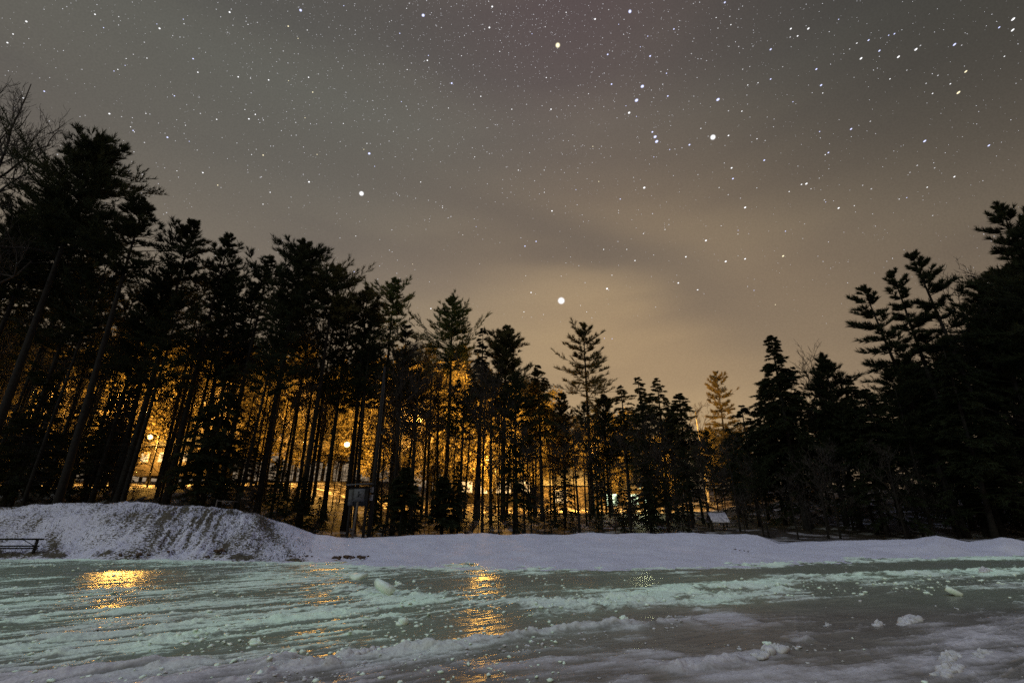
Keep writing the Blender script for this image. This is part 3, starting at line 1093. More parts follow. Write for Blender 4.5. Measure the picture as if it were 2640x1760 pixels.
def hero(px, py, Y, half, yb, kind, label, seed, lean=0.0, name=None, leaf=None, **kw):
    """px,py top; half crown half-width in px; yb crown base (reading px); Y depth."""
    X, zt = at(px * K, py * K, Y)
    _, zb = at(px * K, yb * K, Y)
    xb = X - math.tan(lean) * (zt - 1)
    g = g0(xb, Y) - 0.15
    H = zt - g
    fwf = math.cos(PITCH) - (880 - py * K) / F * math.sin(PITCH)
    Rm = half * K / F * Y / fwf
    H2 = H / math.cos(lean)
    nm = name or {'pine': 'pine_tree', 'white_pine': 'pine_tree', 'hemlock': 'hemlock_tree'}[kind]
    pr = conifer(seed, H2, max(1.0, zb - g), Rm, kind, **kw)
    return plant_tree(nm, pr, xb, Y, label, nm.replace('_', ' '), leaf=leaf, lean=(lean, 0))


# ---- the trees whose tops stand out against the sky, left to right
bt = at(30 * K, 235 * K, 25)
root = plant_tree('bare_tree', bare_tree(101, bt[1] - g0(bt[0], 25) + 2.4, 6.6, 0.45, 5, fan=1.0, n0=11), bt[0] + 1.3, 25,
                  'tall leafless tree with fine branching crown left of the tallest dark pine', 'bare tree', leaf=M_twig)
hero(238, 326, 26, 112, 580, 'pine', 'tallest dark pine at left with a broad clumped top', 102, dens=2.4, lobes=0.35, dead=24)
hero(345, 470, 27, 78, 640, 'pine', 'dark pine hugging the right side of the tallest pine', 103, dens=1.2)
hero(120, 440, 29, 105, 690, 'pine', 'dark pine below the leafless tree with its crown filling the gap', 104, dens=1.4)
hero(30, 500, 28, 95, 690, 'pine', 'dark pine at the left border with a low wide crown', 105, dens=1.3)
hero(440, 514, 30, 56, 690, 'pine', 'narrow dark pine standing right of the big clumped pines', 106, dens=1.2, lobes=0.4)
hero(524, 550, 31, 52, 690, 'pine', 'slim dark pine beside the narrow one, slightly lower top', 107, dens=1.0)
hero(532, 838, 29, 78, 1130, 'hemlock', 'big black hemlock standing low between the two street lamps', 140, dens=1.6)
hero(930, 1075, 30, 58, 1215, 'hemlock', 'squat black hemlock bush right of the utility pole', 141, dens=1.4)
hero(1020, 1095, 31, 46, 1215, 'hemlock', 'squat black bush beside the hemlock bush, further right', 142, dens=1.2)
hero(120, 880, 30, 90, 1130, 'hemlock', 'broad black hemlock behind the crest of the left bank', 143, dens=1.6)
hero(612, 594, 32, 54, 700, 'pine', 'thin crowned pine with a long twig reaching left of the broad black pine', 108, dens=0.7, lobes=0.8)
hero(697, 558, 31, 86, 745, 'pine', 'broad black pine with a pointed top left of the middle of the wood', 109, dens=1.9, lobes=0.35)
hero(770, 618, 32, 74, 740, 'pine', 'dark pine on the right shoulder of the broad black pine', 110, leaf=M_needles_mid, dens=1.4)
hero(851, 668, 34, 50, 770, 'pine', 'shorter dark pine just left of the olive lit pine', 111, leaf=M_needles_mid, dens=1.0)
hero(908, 640, 40, 58, 800, 'pine', 'olive green pine with lit foliage and an open top left of a greener one', 112, leaf=M_needles_lit, dens=1.0, lobes=0.8, bend=0.006)
hero(1042, 684, 42, 62, 860, 'pine', 'green tinged rounded pine right of the olive lit pine', 113, leaf=M_needles_lit, dens=1.3, lobes=0.5)
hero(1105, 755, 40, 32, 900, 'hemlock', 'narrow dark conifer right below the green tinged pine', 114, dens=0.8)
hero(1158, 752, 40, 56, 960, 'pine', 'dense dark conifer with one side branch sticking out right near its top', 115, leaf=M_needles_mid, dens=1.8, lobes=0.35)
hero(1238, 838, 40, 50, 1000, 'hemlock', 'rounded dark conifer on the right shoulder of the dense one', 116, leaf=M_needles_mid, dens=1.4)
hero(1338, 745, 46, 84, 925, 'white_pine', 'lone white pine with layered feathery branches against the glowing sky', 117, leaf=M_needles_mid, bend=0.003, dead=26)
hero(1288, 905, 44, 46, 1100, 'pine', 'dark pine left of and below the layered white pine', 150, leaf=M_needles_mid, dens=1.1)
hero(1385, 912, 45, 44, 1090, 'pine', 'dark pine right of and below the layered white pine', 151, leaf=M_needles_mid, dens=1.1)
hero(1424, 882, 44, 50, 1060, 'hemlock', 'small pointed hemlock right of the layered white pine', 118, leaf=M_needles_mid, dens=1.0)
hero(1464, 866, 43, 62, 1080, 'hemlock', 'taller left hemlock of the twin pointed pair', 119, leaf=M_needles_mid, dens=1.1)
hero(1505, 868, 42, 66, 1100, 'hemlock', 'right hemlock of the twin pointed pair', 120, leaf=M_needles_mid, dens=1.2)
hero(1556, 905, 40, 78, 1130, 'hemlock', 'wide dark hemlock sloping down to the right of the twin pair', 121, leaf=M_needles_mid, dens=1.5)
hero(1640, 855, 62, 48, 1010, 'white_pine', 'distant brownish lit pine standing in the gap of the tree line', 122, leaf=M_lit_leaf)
hero(1765, 770, 34, 74, 1050, 'hemlock', 'black hemlock with a spired top right of the distant lit pine', 123, dens=1.7)
hero(1700, 930, 36, 64, 1120, 'hemlock', 'low black hemlock left of the spired one', 124, dens=1.3)
hero(1885, 822, 34, 58, 1050, 'pine', 'dark bushy conifer right of the leafless tree on the right bank', 125, dens=1.5)
hero(1945, 862, 33, 46, 1050, 'hemlock', 'small dark conifer below the leaning pine', 126, dens=1.4)
hero(1985, 662, 30, 66, 905, 'white_pine', 'leaning pine with drooping feathered branches hanging to the left', 127, lean=R(-7), bend=0.006, side=-0.25, dead=30)
hero(2088, 586, 29, 58, 800, 'white_pine', 'tall pine leaning left with tufted top and long bare trunk', 128, lean=R(-6), dead=40)
hero(2052, 628, 31, 44, 820, 'white_pine', 'shorter tufted pine between the two leaning pines', 129, lean=R(-3), dead=24)
hero(2300, 472, 26, 100, 860, 'white_pine', 'huge black pine at the right border', 130, dens=1.0, dead=20)
hero(2375, 500, 24, 120, 900, 'pine', 'black pine partly cut by the right edge, beside the huge pine', 131, dens=1.8)
hero(2250, 650, 28, 90, 960, 'pine', 'black pine with sparse branches below the huge border pine', 132, dens=1.0, lobes=0.8)
X, zt = at(1850 * K, 786 * K, 35)
plant_tree('bare_tree', bare_tree(133, zt - g0(X, 35), 3.2, 0.45, 4, n0=8), X, 35, 'leafless tree showing over dark conifers on the right bank', 'bare tree', leaf=M_twig)
X, zt = at(2180 * K, 600 * K, 30)
plant_tree('bare_tree', bare_tree(134, zt - g0(X, 30), 4.0, 0.35, 4, n0=10, lean=-0.12), X + 2, 30, 'thin leafless tree leaning left between the pines at right', 'bare tree', leaf=M_twig)
X, zt = at(2240 * K, 540 * K, 29)
plant_tree('bare_tree', bare_tree(135, zt - g0(X, 29), 4.0, 0.35, 4, n0=10, lean=-0.1), X + 2, 29, 'taller leafless tree with whip like branches next to the huge border pine', 'bare tree', leaf=M_twig)
X, zt = at(1592 * K, 890 * K, 58)
plant_tree('bare_tree', bare_tree(136, zt - g0(X, 58), 3.0, 0.3, 4, n0=9), X, 58, 'slender leafless tree left of the distant lit pine', 'bare tree', leaf=M_twig, bark=M_pale_bark)
X, zt = at(2430 * K, 235 * K, 22)
plant_tree('bare_tree', bare_tree(138, zt - g0(X, 22), 3.4, 0.5, 4, n0=10), X, 22, 'leafless twigs reaching in from beyond the right border above the black pines', 'bare tree', leaf=M_twig)
X, zt = at(1862 * K, 1040 * K, 29)
plant_tree('bare_tree', bare_tree(137, zt - g0(X, 29), 2.6, 0.4, 3, n0=6, r0=0.05), X, 29, 'small dead leafless tree with crooked limbs before the black wood', 'bare tree', leaf=M_twig)

# ---- prototypes, copied through the wood
def proto(name, pair, cat, bark=None, leaf=None):
    root = empty(name, (0, 0, -500), 0)
    root['category'] = cat
    pair[0].build('trunk', bark or M_bark, root)
    pair[1].build('crown', leaf or M_needles, root)
    return root


PROTO = {
    'pole': [proto('pine_tree', conifer(201 + i, 20, 12.0 - i, 2.7, 'pine', dens=0.75, dead=95, r_tr=0.13 + 0.03 * i, bend=0.014), 'pine tree') for i in range(4)],
    'fill': [proto('pine_tree', conifer(251 + i, 20, 11.5, 3.4, 'pine', dens=1.2, dead=40, r_tr=0.2, bend=0.014, lobes=0.7), 'pine tree') for i in range(3)],
    'hem': [proto('hemlock_tree', conifer(211 + i, 11, 1.2, 2.8, 'hemlock', dens=1.25, dead=0), 'hemlock tree') for i in range(3)],
    'tallbare': [proto('bare_tree', bare_tree(261 + i, 15, 3.0, 0.35, 4, n0=13, r0=0.11, fan=1.0), 'bare tree', leaf=M_twig) for i in range(3)],
    'brush': [proto('bare_tree', bare_tree(221 + i, 9, 2.4, 0.15, 4, n0=10, r0=0.07, fan=1.2), 'bare tree', leaf=M_twig) for i in range(2)],
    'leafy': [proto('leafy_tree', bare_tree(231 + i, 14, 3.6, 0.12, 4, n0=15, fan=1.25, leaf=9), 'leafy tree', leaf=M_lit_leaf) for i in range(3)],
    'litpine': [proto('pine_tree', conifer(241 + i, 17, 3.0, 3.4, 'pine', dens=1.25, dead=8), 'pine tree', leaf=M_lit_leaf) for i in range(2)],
}
_used = set()
SKY = [(-200, 330), (0, 420), (150, 450), (200, 380), (300, 400), (360, 560), (440, 540), (520, 570), (600, 620), (700, 590), (800, 650), (860, 700), (905, 690), (980, 740),
       (1050, 720), (1100, 780), (1160, 780), (1240, 860), (1280, 930), (1340, 900), (1420, 920), (1500, 890), (1600, 960), (1640, 960), (1700, 950), (1765, 820), (1850, 860),
       (1950, 900), (2000, 860), (2090, 760), (2200, 740), (2300, 520), (2400, 500), (2600, 480)]


def place(kind, px, Y, h, label, group, lean=0.0, xw=None):
    """one copy (the first use moves the prototype itself); px in reading px at ground level, h target height"""
    rng = place.rng
    i = int(rng.integers(len(PROTO[kind])))
    src = PROTO[kind][i]
    base_h = {'pole': 20, 'fill': 20, 'tallbare': 15, 'hem': 11, 'brush': 9, 'leafy': 14, 'litpine': 17}[kind]
    key = (kind, i)
    if key not in _used:
        o = src
        _used.add(key)
    else:
        o = copy_tree(src)
    a, _ = ray(px * K, 1200 * K)
    X = a * Y if xw is None else xw
    if kind in ('pole', 'fill', 'hem', 'brush', 'tallbare') and Y < 46:
        for lx, ly in ((345, 1003), (797, 1020)):
            tl = ray(lx * K, ly * K)
            hz = CAMZ + tl[1] * Y - g0(X, Y)
            if abs(X / Y - tl[0]) < (0.016 if kind in ('pole', 'fill') else 0.04) and hz < h * 0.95:
                X += (0.022 if X / Y > tl[0] else -0.022) * Y * (1 if kind in ('pole', 'fill') else 2.2)
    for _ in range(40):
        d_, z_ = X, g0(X, Y) + h
        f2 = Y * math.cos(PITCH) + (z_ - CAMZ) * math.sin(PITCH)
        px2 = (1320 + F * X / f2) / K
        py2 = (880 - F * ((z_ - CAMZ) * math.cos(PITCH) - Y * math.sin(PITCH)) / f2) / K
        if py2 > np.interp(px2, [a_ for a_, _ in SKY], [b_ for _, b_ in SKY]) + 18:
            break
        h *= 0.96
    s_ = h / base_h
    o.location = (X, Y, g0(X, Y) - 0.15)
    o.rotation_euler = (rng.uniform(-0.03, 0.03), lean + rng.uniform(-0.035, 0.035), rng.uniform(0, 6.28))
    o.scale = (s_ * rng.uniform(0.85, 1.15), s_ * rng.uniform(0.85, 1.15), s_)
    tag(o, label, None, group)
    return o


place.rng = np.random.default_rng(77)
rng = np.random.default_rng(78)
# front rows of trunks, dark against the glow
def fill_tree(px, Y, drop, label, group, kind='fill'):
    py = np.interp(px, [a for a, _ in SKY], [b_ for _, b_ in SKY]) + drop
    X, zt = at(px * K, py * K, Y)
    h = zt - g0(X, Y)
    place(kind, px, Y, h, label, group, xw=X)


for px in np.linspace(-120, 860, 7):
    fill_tree(px + rng.uniform(-15, 15), rng.uniform(30, 40), rng.uniform(40, 150), 'dark full pine crown in the mass of the wood on the left', 'dark full pines on the left')
for px in np.linspace(930, 1640, 6):
    fill_tree(px + rng.uniform(-12, 12), rng.uniform(38, 47), rng.uniform(40, 150), 'dark full pine in the mass of the wood in the middle', 'dark full pines in the middle')
for px in np.linspace(1700, 2500, 20):
    fill_tree(px + rng.uniform(-12, 12), rng.uniform(29, 38), rng.uniform(40, 200), 'black full pine in the mass of the wood on the right bank', 'black full pines on the right bank')
for px in np.linspace(-140, 1640, 34):
    place('tallbare', px + rng.uniform(-20, 20), rng.uniform(31, 46), rng.uniform(11, 19), 'tall leafless tree with a fine dark web of branches before the glow', 'tall leafless trees in the wood')
for px in np.linspace(-160, 880, 22):
    place('pole', px + rng.uniform(-18, 18), rng.uniform(28, 42), rng.uniform(14, 18.5), 'dark straight pine trunk with bare lower limbs in the wood on the left', 'dark pines in front of the amber glow')
for px in np.linspace(880, 1660, 16):
    place('pole', px + rng.uniform(-14, 14), rng.uniform(34, 46), rng.uniform(10, 14.5), 'dark slim pine trunk in the middle of the wood before the bright glow', 'dark slim pines in the middle of the wood')
# low hemlocks and brush under them
for px in np.concatenate([np.linspace(-120, 290, 14), [500, 540, 470], np.linspace(640, 1060, 3), np.linspace(1180, 1700, 6)]):
    place('hem', px + rng.uniform(-15, 15), rng.uniform(29, 40), rng.uniform(3.0, 8.0), 'low dark hemlock growing between the trunks at the edge of the wood', 'low hemlocks at the edge of the wood')
for px in np.linspace(-60, 1700, 62):
    place('brush', px + rng.uniform(-20, 20), rng.uniform(31, 50), rng.uniform(4, 14), 'thin leafless sapling between the trunks, dark against the glow', 'leafless saplings in the wood')
for px in np.concatenate([np.linspace(560, 1700, 40), np.linspace(-60, 560, 10)]):
    if 1600 < px < 1700 or 770 < px < 860:
        continue
    place('brush', px + rng.uniform(-14, 14), rng.uniform(27.8, 33), rng.uniform(1.2, 3.4), 'knee to head high leafless shrub along the edge of the wood', 'low shrubs along the edge of the wood')
for px in np.concatenate([np.linspace(660, 1580, 11), [585, 625, 668, 712, 748, 1290, 1400, 1432, 1450, 1475, 1500, 1530]]):
    place('hem', px + rng.uniform(-25, 25), rng.uniform(29, 37), rng.uniform(1.4, 3.6), 'very low young hemlock under the trunks', 'young hemlocks under the trunks')
# right bank: a closed black wood
for px in np.linspace(1715, 2700, 26):
    place('hem', px + rng.uniform(-15, 15), rng.uniform(28, 44), rng.uniform(8, 13), 'black hemlock in the closed dark wood on the right bank', 'black hemlocks on the right bank')
for px in np.linspace(1950, 2750, 14):
    place('pole', px + rng.uniform(-20, 20), rng.uniform(28, 44), rng.uniform(14, 19), 'dark pine trunk in the closed wood on the right bank', 'dark pines on the right bank')
for px in np.linspace(1680, 2500, 12):
    place('brush', px + rng.uniform(-20, 20), rng.uniform(27.5, 33), rng.uniform(3, 7), 'thin dark sapling at the edge of the wood on the right bank', 'dark saplings on the right bank')
# back rows that catch the lamp light
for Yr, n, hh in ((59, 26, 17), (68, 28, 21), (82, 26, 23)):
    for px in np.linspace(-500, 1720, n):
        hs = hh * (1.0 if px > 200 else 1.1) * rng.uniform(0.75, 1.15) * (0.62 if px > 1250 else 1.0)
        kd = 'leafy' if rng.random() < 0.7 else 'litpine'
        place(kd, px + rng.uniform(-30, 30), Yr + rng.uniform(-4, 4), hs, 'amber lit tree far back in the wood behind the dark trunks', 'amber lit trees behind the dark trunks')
for px in np.linspace(1750, 2800, 16):
    place('hem', px + rng.uniform(-20, 20), rng.uniform(50, 66), rng.uniform(12, 16), 'distant black hemlock behind the right bank wood', 'distant hemlocks behind the right bank')
for kk, lst in PROTO.items():
    for i, o in enumerate(lst):
        if (kk, i) not in _used:
            for ch in list(o.children):
                bpy.data.objects.remove(ch)
            bpy.data.objects.remove(o)

# ------------------------------------------------------------------ lamps in the wood
def street_lamp(px, py, Y, label, power, spot=True, col=SODIUM, bulb=M_bulb, rb=0.13, aim=(0, 1, -0.12), cone=155):
    X, Z_ = at(px * K, py * K, Y)
    g = g0(X, Y)
    root = empty('street_lamp', (X, Y, g), 0, label, 'street lamp')
    h = Z_ - g
    m = MB()
    m.bar((0.9, 0, -0.2), (0.9, 0, h + 0.25), 0.09, 8, 0.06)
    m.build('pole', M_dark_wood, root)
    m = MB()
    P = np.array([[[0.9, 0, h - 0.1], [0.6, 0, h + 0.25], [0.3, 0, h + 0.33], [0.0, 0, h + 0.3]]])
    m.tubes(P, np.full((1, 4), 0.03), 6)
    m.build('arm', M_metal, root)
    m = MB()
    k = 10
    a = np.arange(k) * 2 * math.pi / k
    rings = [(0.05, 0.34), (0.14, 0.30), (0.22, 0.2)]
    vv = np.concatenate([np.stack([np.cos(a) * r_, np.sin(a) * r_, np.full(k, h + z_)], 1) for r_, z_ in rings])
    qs = [[i * k + j, i * k + (j + 1) % k, (i + 1) * k + (j + 1) % k, (i + 1) * k + j] for i in range(2) for j in range(k)]
    m.quads(vv, qs)
    m.build('lamp_hood', M_metal, root)
    m = MB()
    v = _ico_v * rb
    m.add(v + np.array([0, 0, h]), _ico_f)
    m.build('bulb', bulb, root, smooth=True)
    ld = bpy.data.lights.new('lamp_light', 'SPOT' if spot else 'POINT')
    ld.energy = power * (1.15 if spot else 1.0)
    ld.color = col
    ld.shadow_soft_size = 0.3
    lo = bpy.data.objects.new('lamp_light', ld)
    COL.objects.link(lo)
    lo.parent = root
    lo.location = (0, 0.3 if spot else 0, h - (0.0 if spot else rb + 0.22))
    if spot:
        ld.spot_size = R(cone)
        ld.spot_blend = 0.6
        from mathutils import Vector
        lo.rotation_euler = Vector(aim).to_track_quat('-Z', 'Y').to_euler()
    return root


street_lamp(345, 1003, 46, 'orange street lamp burning between leaning trunks on the left', 9000, spot=False, rb=0.24, bulb=M_globe)
street_lamp(797, 1020, 50, 'bright orange street lamp glaring above the notice board', 5000, spot=False, rb=0.32, bulb=M_globe)
street_lamp(1120, 1060, 52, 'added orange lamp hidden behind the trunks right of the utility pole', 6000, spot=False, rb=0.07)  # this and the lamps below are unseen, added to make the wood glow
street_lamp(600, 925, 45, 'added orange lamp hidden behind dark hemlocks between the two glaring lamps', 62000, rb=0.07)
street_lamp(60, 900, 46, 'added orange lamp hidden in the trunks at the far left of the wood', 60000, rb=0.07)
street_lamp(1345, 1020, 48, 'added orange lamp hidden behind the white pine trunk', 34000, rb=0.07)
street_lamp(230, 915, 46, 'added orange lamp behind the wood, left of the left glaring lamp', 48000, rb=0.07)
street_lamp(470, 925, 45, 'added orange lamp behind the big black hemlock', 54000, rb=0.07)
street_lamp(960, 955, 47, 'added orange lamp behind trunks right of the utility pole, left of the other hidden lamp', 64000, rb=0.07)
street_lamp(1240, 1000, 48, 'added orange lamp behind the dense dark conifer in the middle', 40000, rb=0.07)
street_lamp(1520, 1030, 47, 'added orange lamp behind the wide dark hemlock right of the twin pair', 24000, rb=0.07)
street_lamp(1470, 1120, 52, 'added greenish yard lamp behind the hemlocks', 1300, spot=False, col=(0.95, 1.0, 0.55), bulb=emit('green_bulb', (0.8, 1.0, 0.6), 6, False), rb=0.07)

# ------------------------------------------------------------------ houses beyond the wood
def house(px, py, Y, wdt, wins, wm, label):
    X, Z_ = at(px * K, py * K, Y)
    g = Z_ - 1.5
    root = empty('house', (X, Y, g), 0, label, 'house')
    m = MB()
    m.box((0, 3, 1.2), (wdt, 6, 3.4))
    m.build('wall', M_siding, root)
    m = MB()
    h2 = wdt / 2 + 0.4
    m.quads([[-h2, -0.5, 2.9], [h2, -0.5, 2.9], [h2, 3, 5.0], [-h2, 3, 5.0], [-h2, 6.5, 2.9], [h2, 6.5, 2.9]], [[0, 1, 2, 3], [3, 2, 5, 4]])
    m.quads([[-h2, -0.5, 2.75], [h2, -0.5, 2.75], [h2, 3, 4.85], [-h2, 3, 4.85], [-h2, 6.5, 2.75], [h2, 6.5, 2.75]], [[0, 3, 2, 1], [3, 4, 5, 2]])
    m.quads([[-h2, -0.5, 2.75], [h2, -0.5, 2.75], [h2, -0.5, 2.9], [-h2, -0.5, 2.9]], [[0, 1, 2, 3]])
    m.build('roof', M_shingle, root)
    for wx, ww, wh in wins:
        m = MB()
        m.box((wx, -0.03, 1.5), (ww + 0.16, 0.06, wh + 0.16))
        fr = m.build('window', M_white_paint, root)
        m = MB()
        m.box((wx, -0.075, 1.5), (ww, 0.02, wh))
        m.build('pane', wm, fr)
    m = MB()
    m.box((wdt * 0.42, -0.03, 0.9), (0.9, 0.06, 2.0))
    m.build('door', M_dark_wood, root)
    return root


house(1150, 1118, 66, 13, [(-4.6, 1.6, 1.4), (-2.2, 2.2, 1.6), (0.6, 2.4, 1.6), (3.2, 1.6, 1.5)], M_window, 'low house with blazing orange windows behind the trunks in the middle')
house(1305, 1140, 60, 6, [(-0.9, 1.5, 1.4)], M_window, 'small lit house beside the blazing one, right of it')
house(385, 1050, 56, 9, [(-2.6, 0.8, 1.0), (-0.6, 0.7, 1.0), (2.0, 0.9, 0.9)], M_window, 'house with glowing windows under the left street lamp')
house(1450, 1148, 62, 9, [(-2.4, 1.3, 1.4), (0.2, 1.3, 1.4), (2.2, 1.0, 1.2)], M_window_green, 'house with greenish white windows behind the hemlocks')

# ------------------------------------------------------------------ notice board, signs, pole, tables
def pt(px, py, Y):
    X, Z_ = at(px * K, py * K, Y)
    return X, Z_


# notice board: two posts, board, cap roof
Yb = 26.6
xa, _ = pt(796, 1240, Yb)
xb_, _ = pt(833, 1240, Yb)
gz = g0((xa + xb_) / 2, Yb)
nb_ = empty('notice_board', ((xa + xb_) / 2, Yb, gz), 0, 'dark notice board on two posts with a narrow slanted cap, below the bright lamp', 'notice board')
hw = (xb_ - xa) / 2
for sgn in (-1, 1):
    m = MB()
    m.box((sgn * hw, 0, 1.1), (0.12, 0.12, 2.8))
    m.build('post', M_dark_wood, nb_)
m = MB()
m.box((0, -0.08, 2.0), (hw * 2 + 0.16, 0.05, 1.0))
m.build('board', M_black_paint, nb_)
m = MB()
m.box((-hw * 0.95, -0.12, 1.95), (0.26, 0.03, 0.8))
m.build('poster', M_grey_paint, nb_)
m = MB()
rt = np.array([[math.cos(-0.06), 0, math.sin(-0.06)], [0, 1, 0], [-math.sin(-0.06), 0, math.cos(-0.06)]])
m.box((0, -0.05, 2.62), (hw * 2 + 0.5, 0.5, 0.05), rt)
m.build('cap', M_grey_paint, nb_)

xs, _ = pt(808, 1240, 26.2)
sg = empty('sign_post', (xs, 26.2, g0(xs, 26.2)), 0, 'grey square sign with a black figure on a leaning round post before the notice board', 'sign')
m = MB()
m.bar((0, 0, -0.3), (0.12, 0, 2.1), 0.06, 8)
m.build('post', M_wood, sg)
m = MB()
m.box((0.16, -0.085, 2.05), (0.56, 0.03, 0.62))
pl = m.build('sign_panel', M_grey_paint, sg)
m = MB()
m.box((0.13, -0.108, 2.05), (0.08, 0.012, 0.2))
m.box((0.13, -0.108, 2.2), (0.07, 0.012, 0.07))
m.box((0.17, -0.1075, 2.08), (0.16, 0.011, 0.05))
m.build('pictogram', M_black_paint, pl)

xs, _ = pt(846, 1240, 27.0)
_, zt = pt(872, 842, 27.0)
gz = g0(xs, 27.0)
up_ = empty('utility_pole', (xs, 27.0, gz), 0, 'tall dark utility pole with two small notices beside the notice board', 'utility pole')
m = MB()
m.bar((0, 0, -0.3), (0, 0, zt - gz), 0.115, 10, 0.07)
m.build('pole', M_dark_wood, up_)
m = MB()
m.bar((0.13, -0.03, 0.2), (0.09, -0.03, zt - gz - 0.8), 0.012, 6)
m.build('conduit', M_metal, up_)
for z_, hh_ in ((2.35, 0.26), (1.95, 0.3)):
    m = MB()
    m.box((-0.03, -0.155, z_), (0.2, 0.02, hh_))
    nn_ = m.build('notice', M_white_paint, up_)
    m = MB()
    for k_ in range(3):
        m.box((-0.03, -0.168, z_ + 0.07 - 0.07 * k_), (0.13, 0.006, 0.025))
    m.build('printed_lines', M_black_paint, nn_)

xs, zs = pt(883, 993, 39)
bx = empty('nest_box', (xs, 38.6, zs), 0, 'small pale box fixed high on a dark trunk right of the utility pole', 'nest box')
m = MB()
m.box((0, 0, 0), (0.34, 0.25, 0.4))
m.build('box', M_white_paint, bx)
m = MB()
m.box((0, -0.03, 0.23), (0.42, 0.36, 0.05))
m.build('lid', M_grey_paint, bx)


def picnic_table(x, y, rz, L, label):
    root = empty('picnic_table', (x, y, g0(x, y) if y > 21 else 0.0), rz, label, 'picnic table')
    m = MB()
    for i in range(5):
        m.box((0, -0.32 + 0.16 * i, 0.76), (L, 0.145, 0.045))
    m.build('tabletop', M_dark_wood, root)
    for sgn in (-1, 1):
        m = MB()
        for i in (-0.08, 0.08):
            m.box((0, sgn * 0.72 + i, 0.45), (L - 0.08, 0.145, 0.045))
        m.build('bench_seat', M_dark_wood, root)
    for sx in (-1, 1):
        xe = sx * (L / 2 - 0.28)
        for sgn in (-1, 1):
            m = MB()
            m.bar((xe, sgn * 0.55, -0.05), (xe, sgn * 0.22, 0.74), 0.05, 6)
            m.build('leg', M_dark_wood, root)
        m = MB()
        m.box((xe + 0.06 * sx, 0, 0.4), (0.045, 1.6, 0.09))
        m.build('crossbeam', M_dark_wood, root)
        m = MB()
        m.bar((xe - 0.04 * sx, 0, 0.4), (xe - 0.75 * sx, 0, 0.72), 0.025, 6)
        m.build('brace', M_dark_wood, root)
    return root


xr, _ = pt(102, 1241, 20.0)
be = empty('park_bench', (xr - 1.2, 20.0, 0.0), 0, 'dark wooden rail bench at the foot of the left snow bank', 'bench')
for sx in (-1.0, 0.92):
    m = MB()
    m.box((sx, 0, 0.33), (0.075, 0.07, 0.76))
    m.build('leg', M_dark_wood, be)
m = MB()
m.box((0, -0.052, 0.70), (2.4, 0.03, 0.065))
m.build('backrest', M_dark_wood, be)
for sy, sz, ll in ((-0.06, 0.455, 2.3), (-0.075, 0.375, 2.24)):
    m = MB()
    m.box((-0.03, sy, sz), (ll, 0.045, 0.05))
    m.build('seat_rail', M_dark_wood, be)
m = MB()
m.bar((0.85, 0.05, 0.45), (0.30, 0.05, 0.68), 0.014, 6)
m.build('brace', M_dark_wood, be)
xs, _ = pt(915, 1225, 31)
picnic_table(xs, 31, R(4), 2.3, 'picnic table in the gloom under the trees right of the utility pole')

# information kiosk on the right bank
Yk = 33.0
xk, _ = pt(1652, 1225, Yk)
gz = g0(xk, Yk)
kz = empty('info_kiosk', (xk, Yk, gz), R(4), 'small information kiosk with snow dusted pitched roof at the edge of the wood', 'kiosk')
_, zr = pt(1650, 1176, Yk)
_, ze = pt(1650, 1197, Yk)
hr, he = zr - gz, ze - gz
kz.scale = (0.68, 0.8, 1.0)
for sx in (-0.55, 0.55):
    m = MB()
    m.box((sx, 0, he / 2 - 0.1), (0.1, 0.1, he + 0.3))
    m.build('post', M_dark_wood, kz)
m = MB()
m.quads([[-0.85, -0.62, he], [0.85, -0.62, he], [0.85, 0, hr], [-0.85, 0, hr], [-0.85, 0.62, he], [0.85, 0.62, he]], [[0, 1, 2, 3], [3, 2, 5, 4]])
m.quads([[-0.85, -0.62, he - 0.06], [0.85, -0.62, he - 0.06], [0.85, 0, hr - 0.06], [-0.85, 0, hr - 0.06], [-0.85, 0.62, he - 0.06], [0.85, 0.62, he - 0.06]], [[0, 3, 2, 1], [3, 4, 5, 2]])
m.quads([[-0.85, -0.62, he - 0.06], [0.85, -0.62, he - 0.06], [0.85, -0.62, he], [-0.85, -0.62, he]], [[0, 1, 2, 3]])
m.build('roof', noisy('snowy_shingle', (0.16, 0.15, 0.17), (0.62, 0.58, 0.62), 6, 0.9, 0.3), kz)
m = MB()
m.box((0.05, 0.0, 0.85), (0.98, 0.06, 0.7))
m.build('board', M_wood, kz)
m = MB()
m.box((0.05, -0.04, 0.85), (0.7, 0.02, 0.5))
m.build('poster', noisy('lit_yellow_poster', (0.4, 0.34, 0.2), (0.6, 0.5, 0.3), 7, 0.7, 0), kz)  # yellow light on the board put into the poster colour

# stake with a rail on the crest of the left bank
xs, _ = pt(492, 1178, 24.3)
st_ = empty('stake', (xs, 24.3, g0(xs, 24.3)), 0, 'short stake with a thin rail on the crest of the left snow bank', 'stake')
m = MB()
m.bar((0, 0, -0.2), (0.03, 0, 0.42), 0.03, 6)
m.build('post', M_wood, st_)
m = MB()
m.bar((0.03, 0, 0.36), (0.95, 0.15, 0.33), 0.018, 6)
m.build('rail', M_wood, st_)


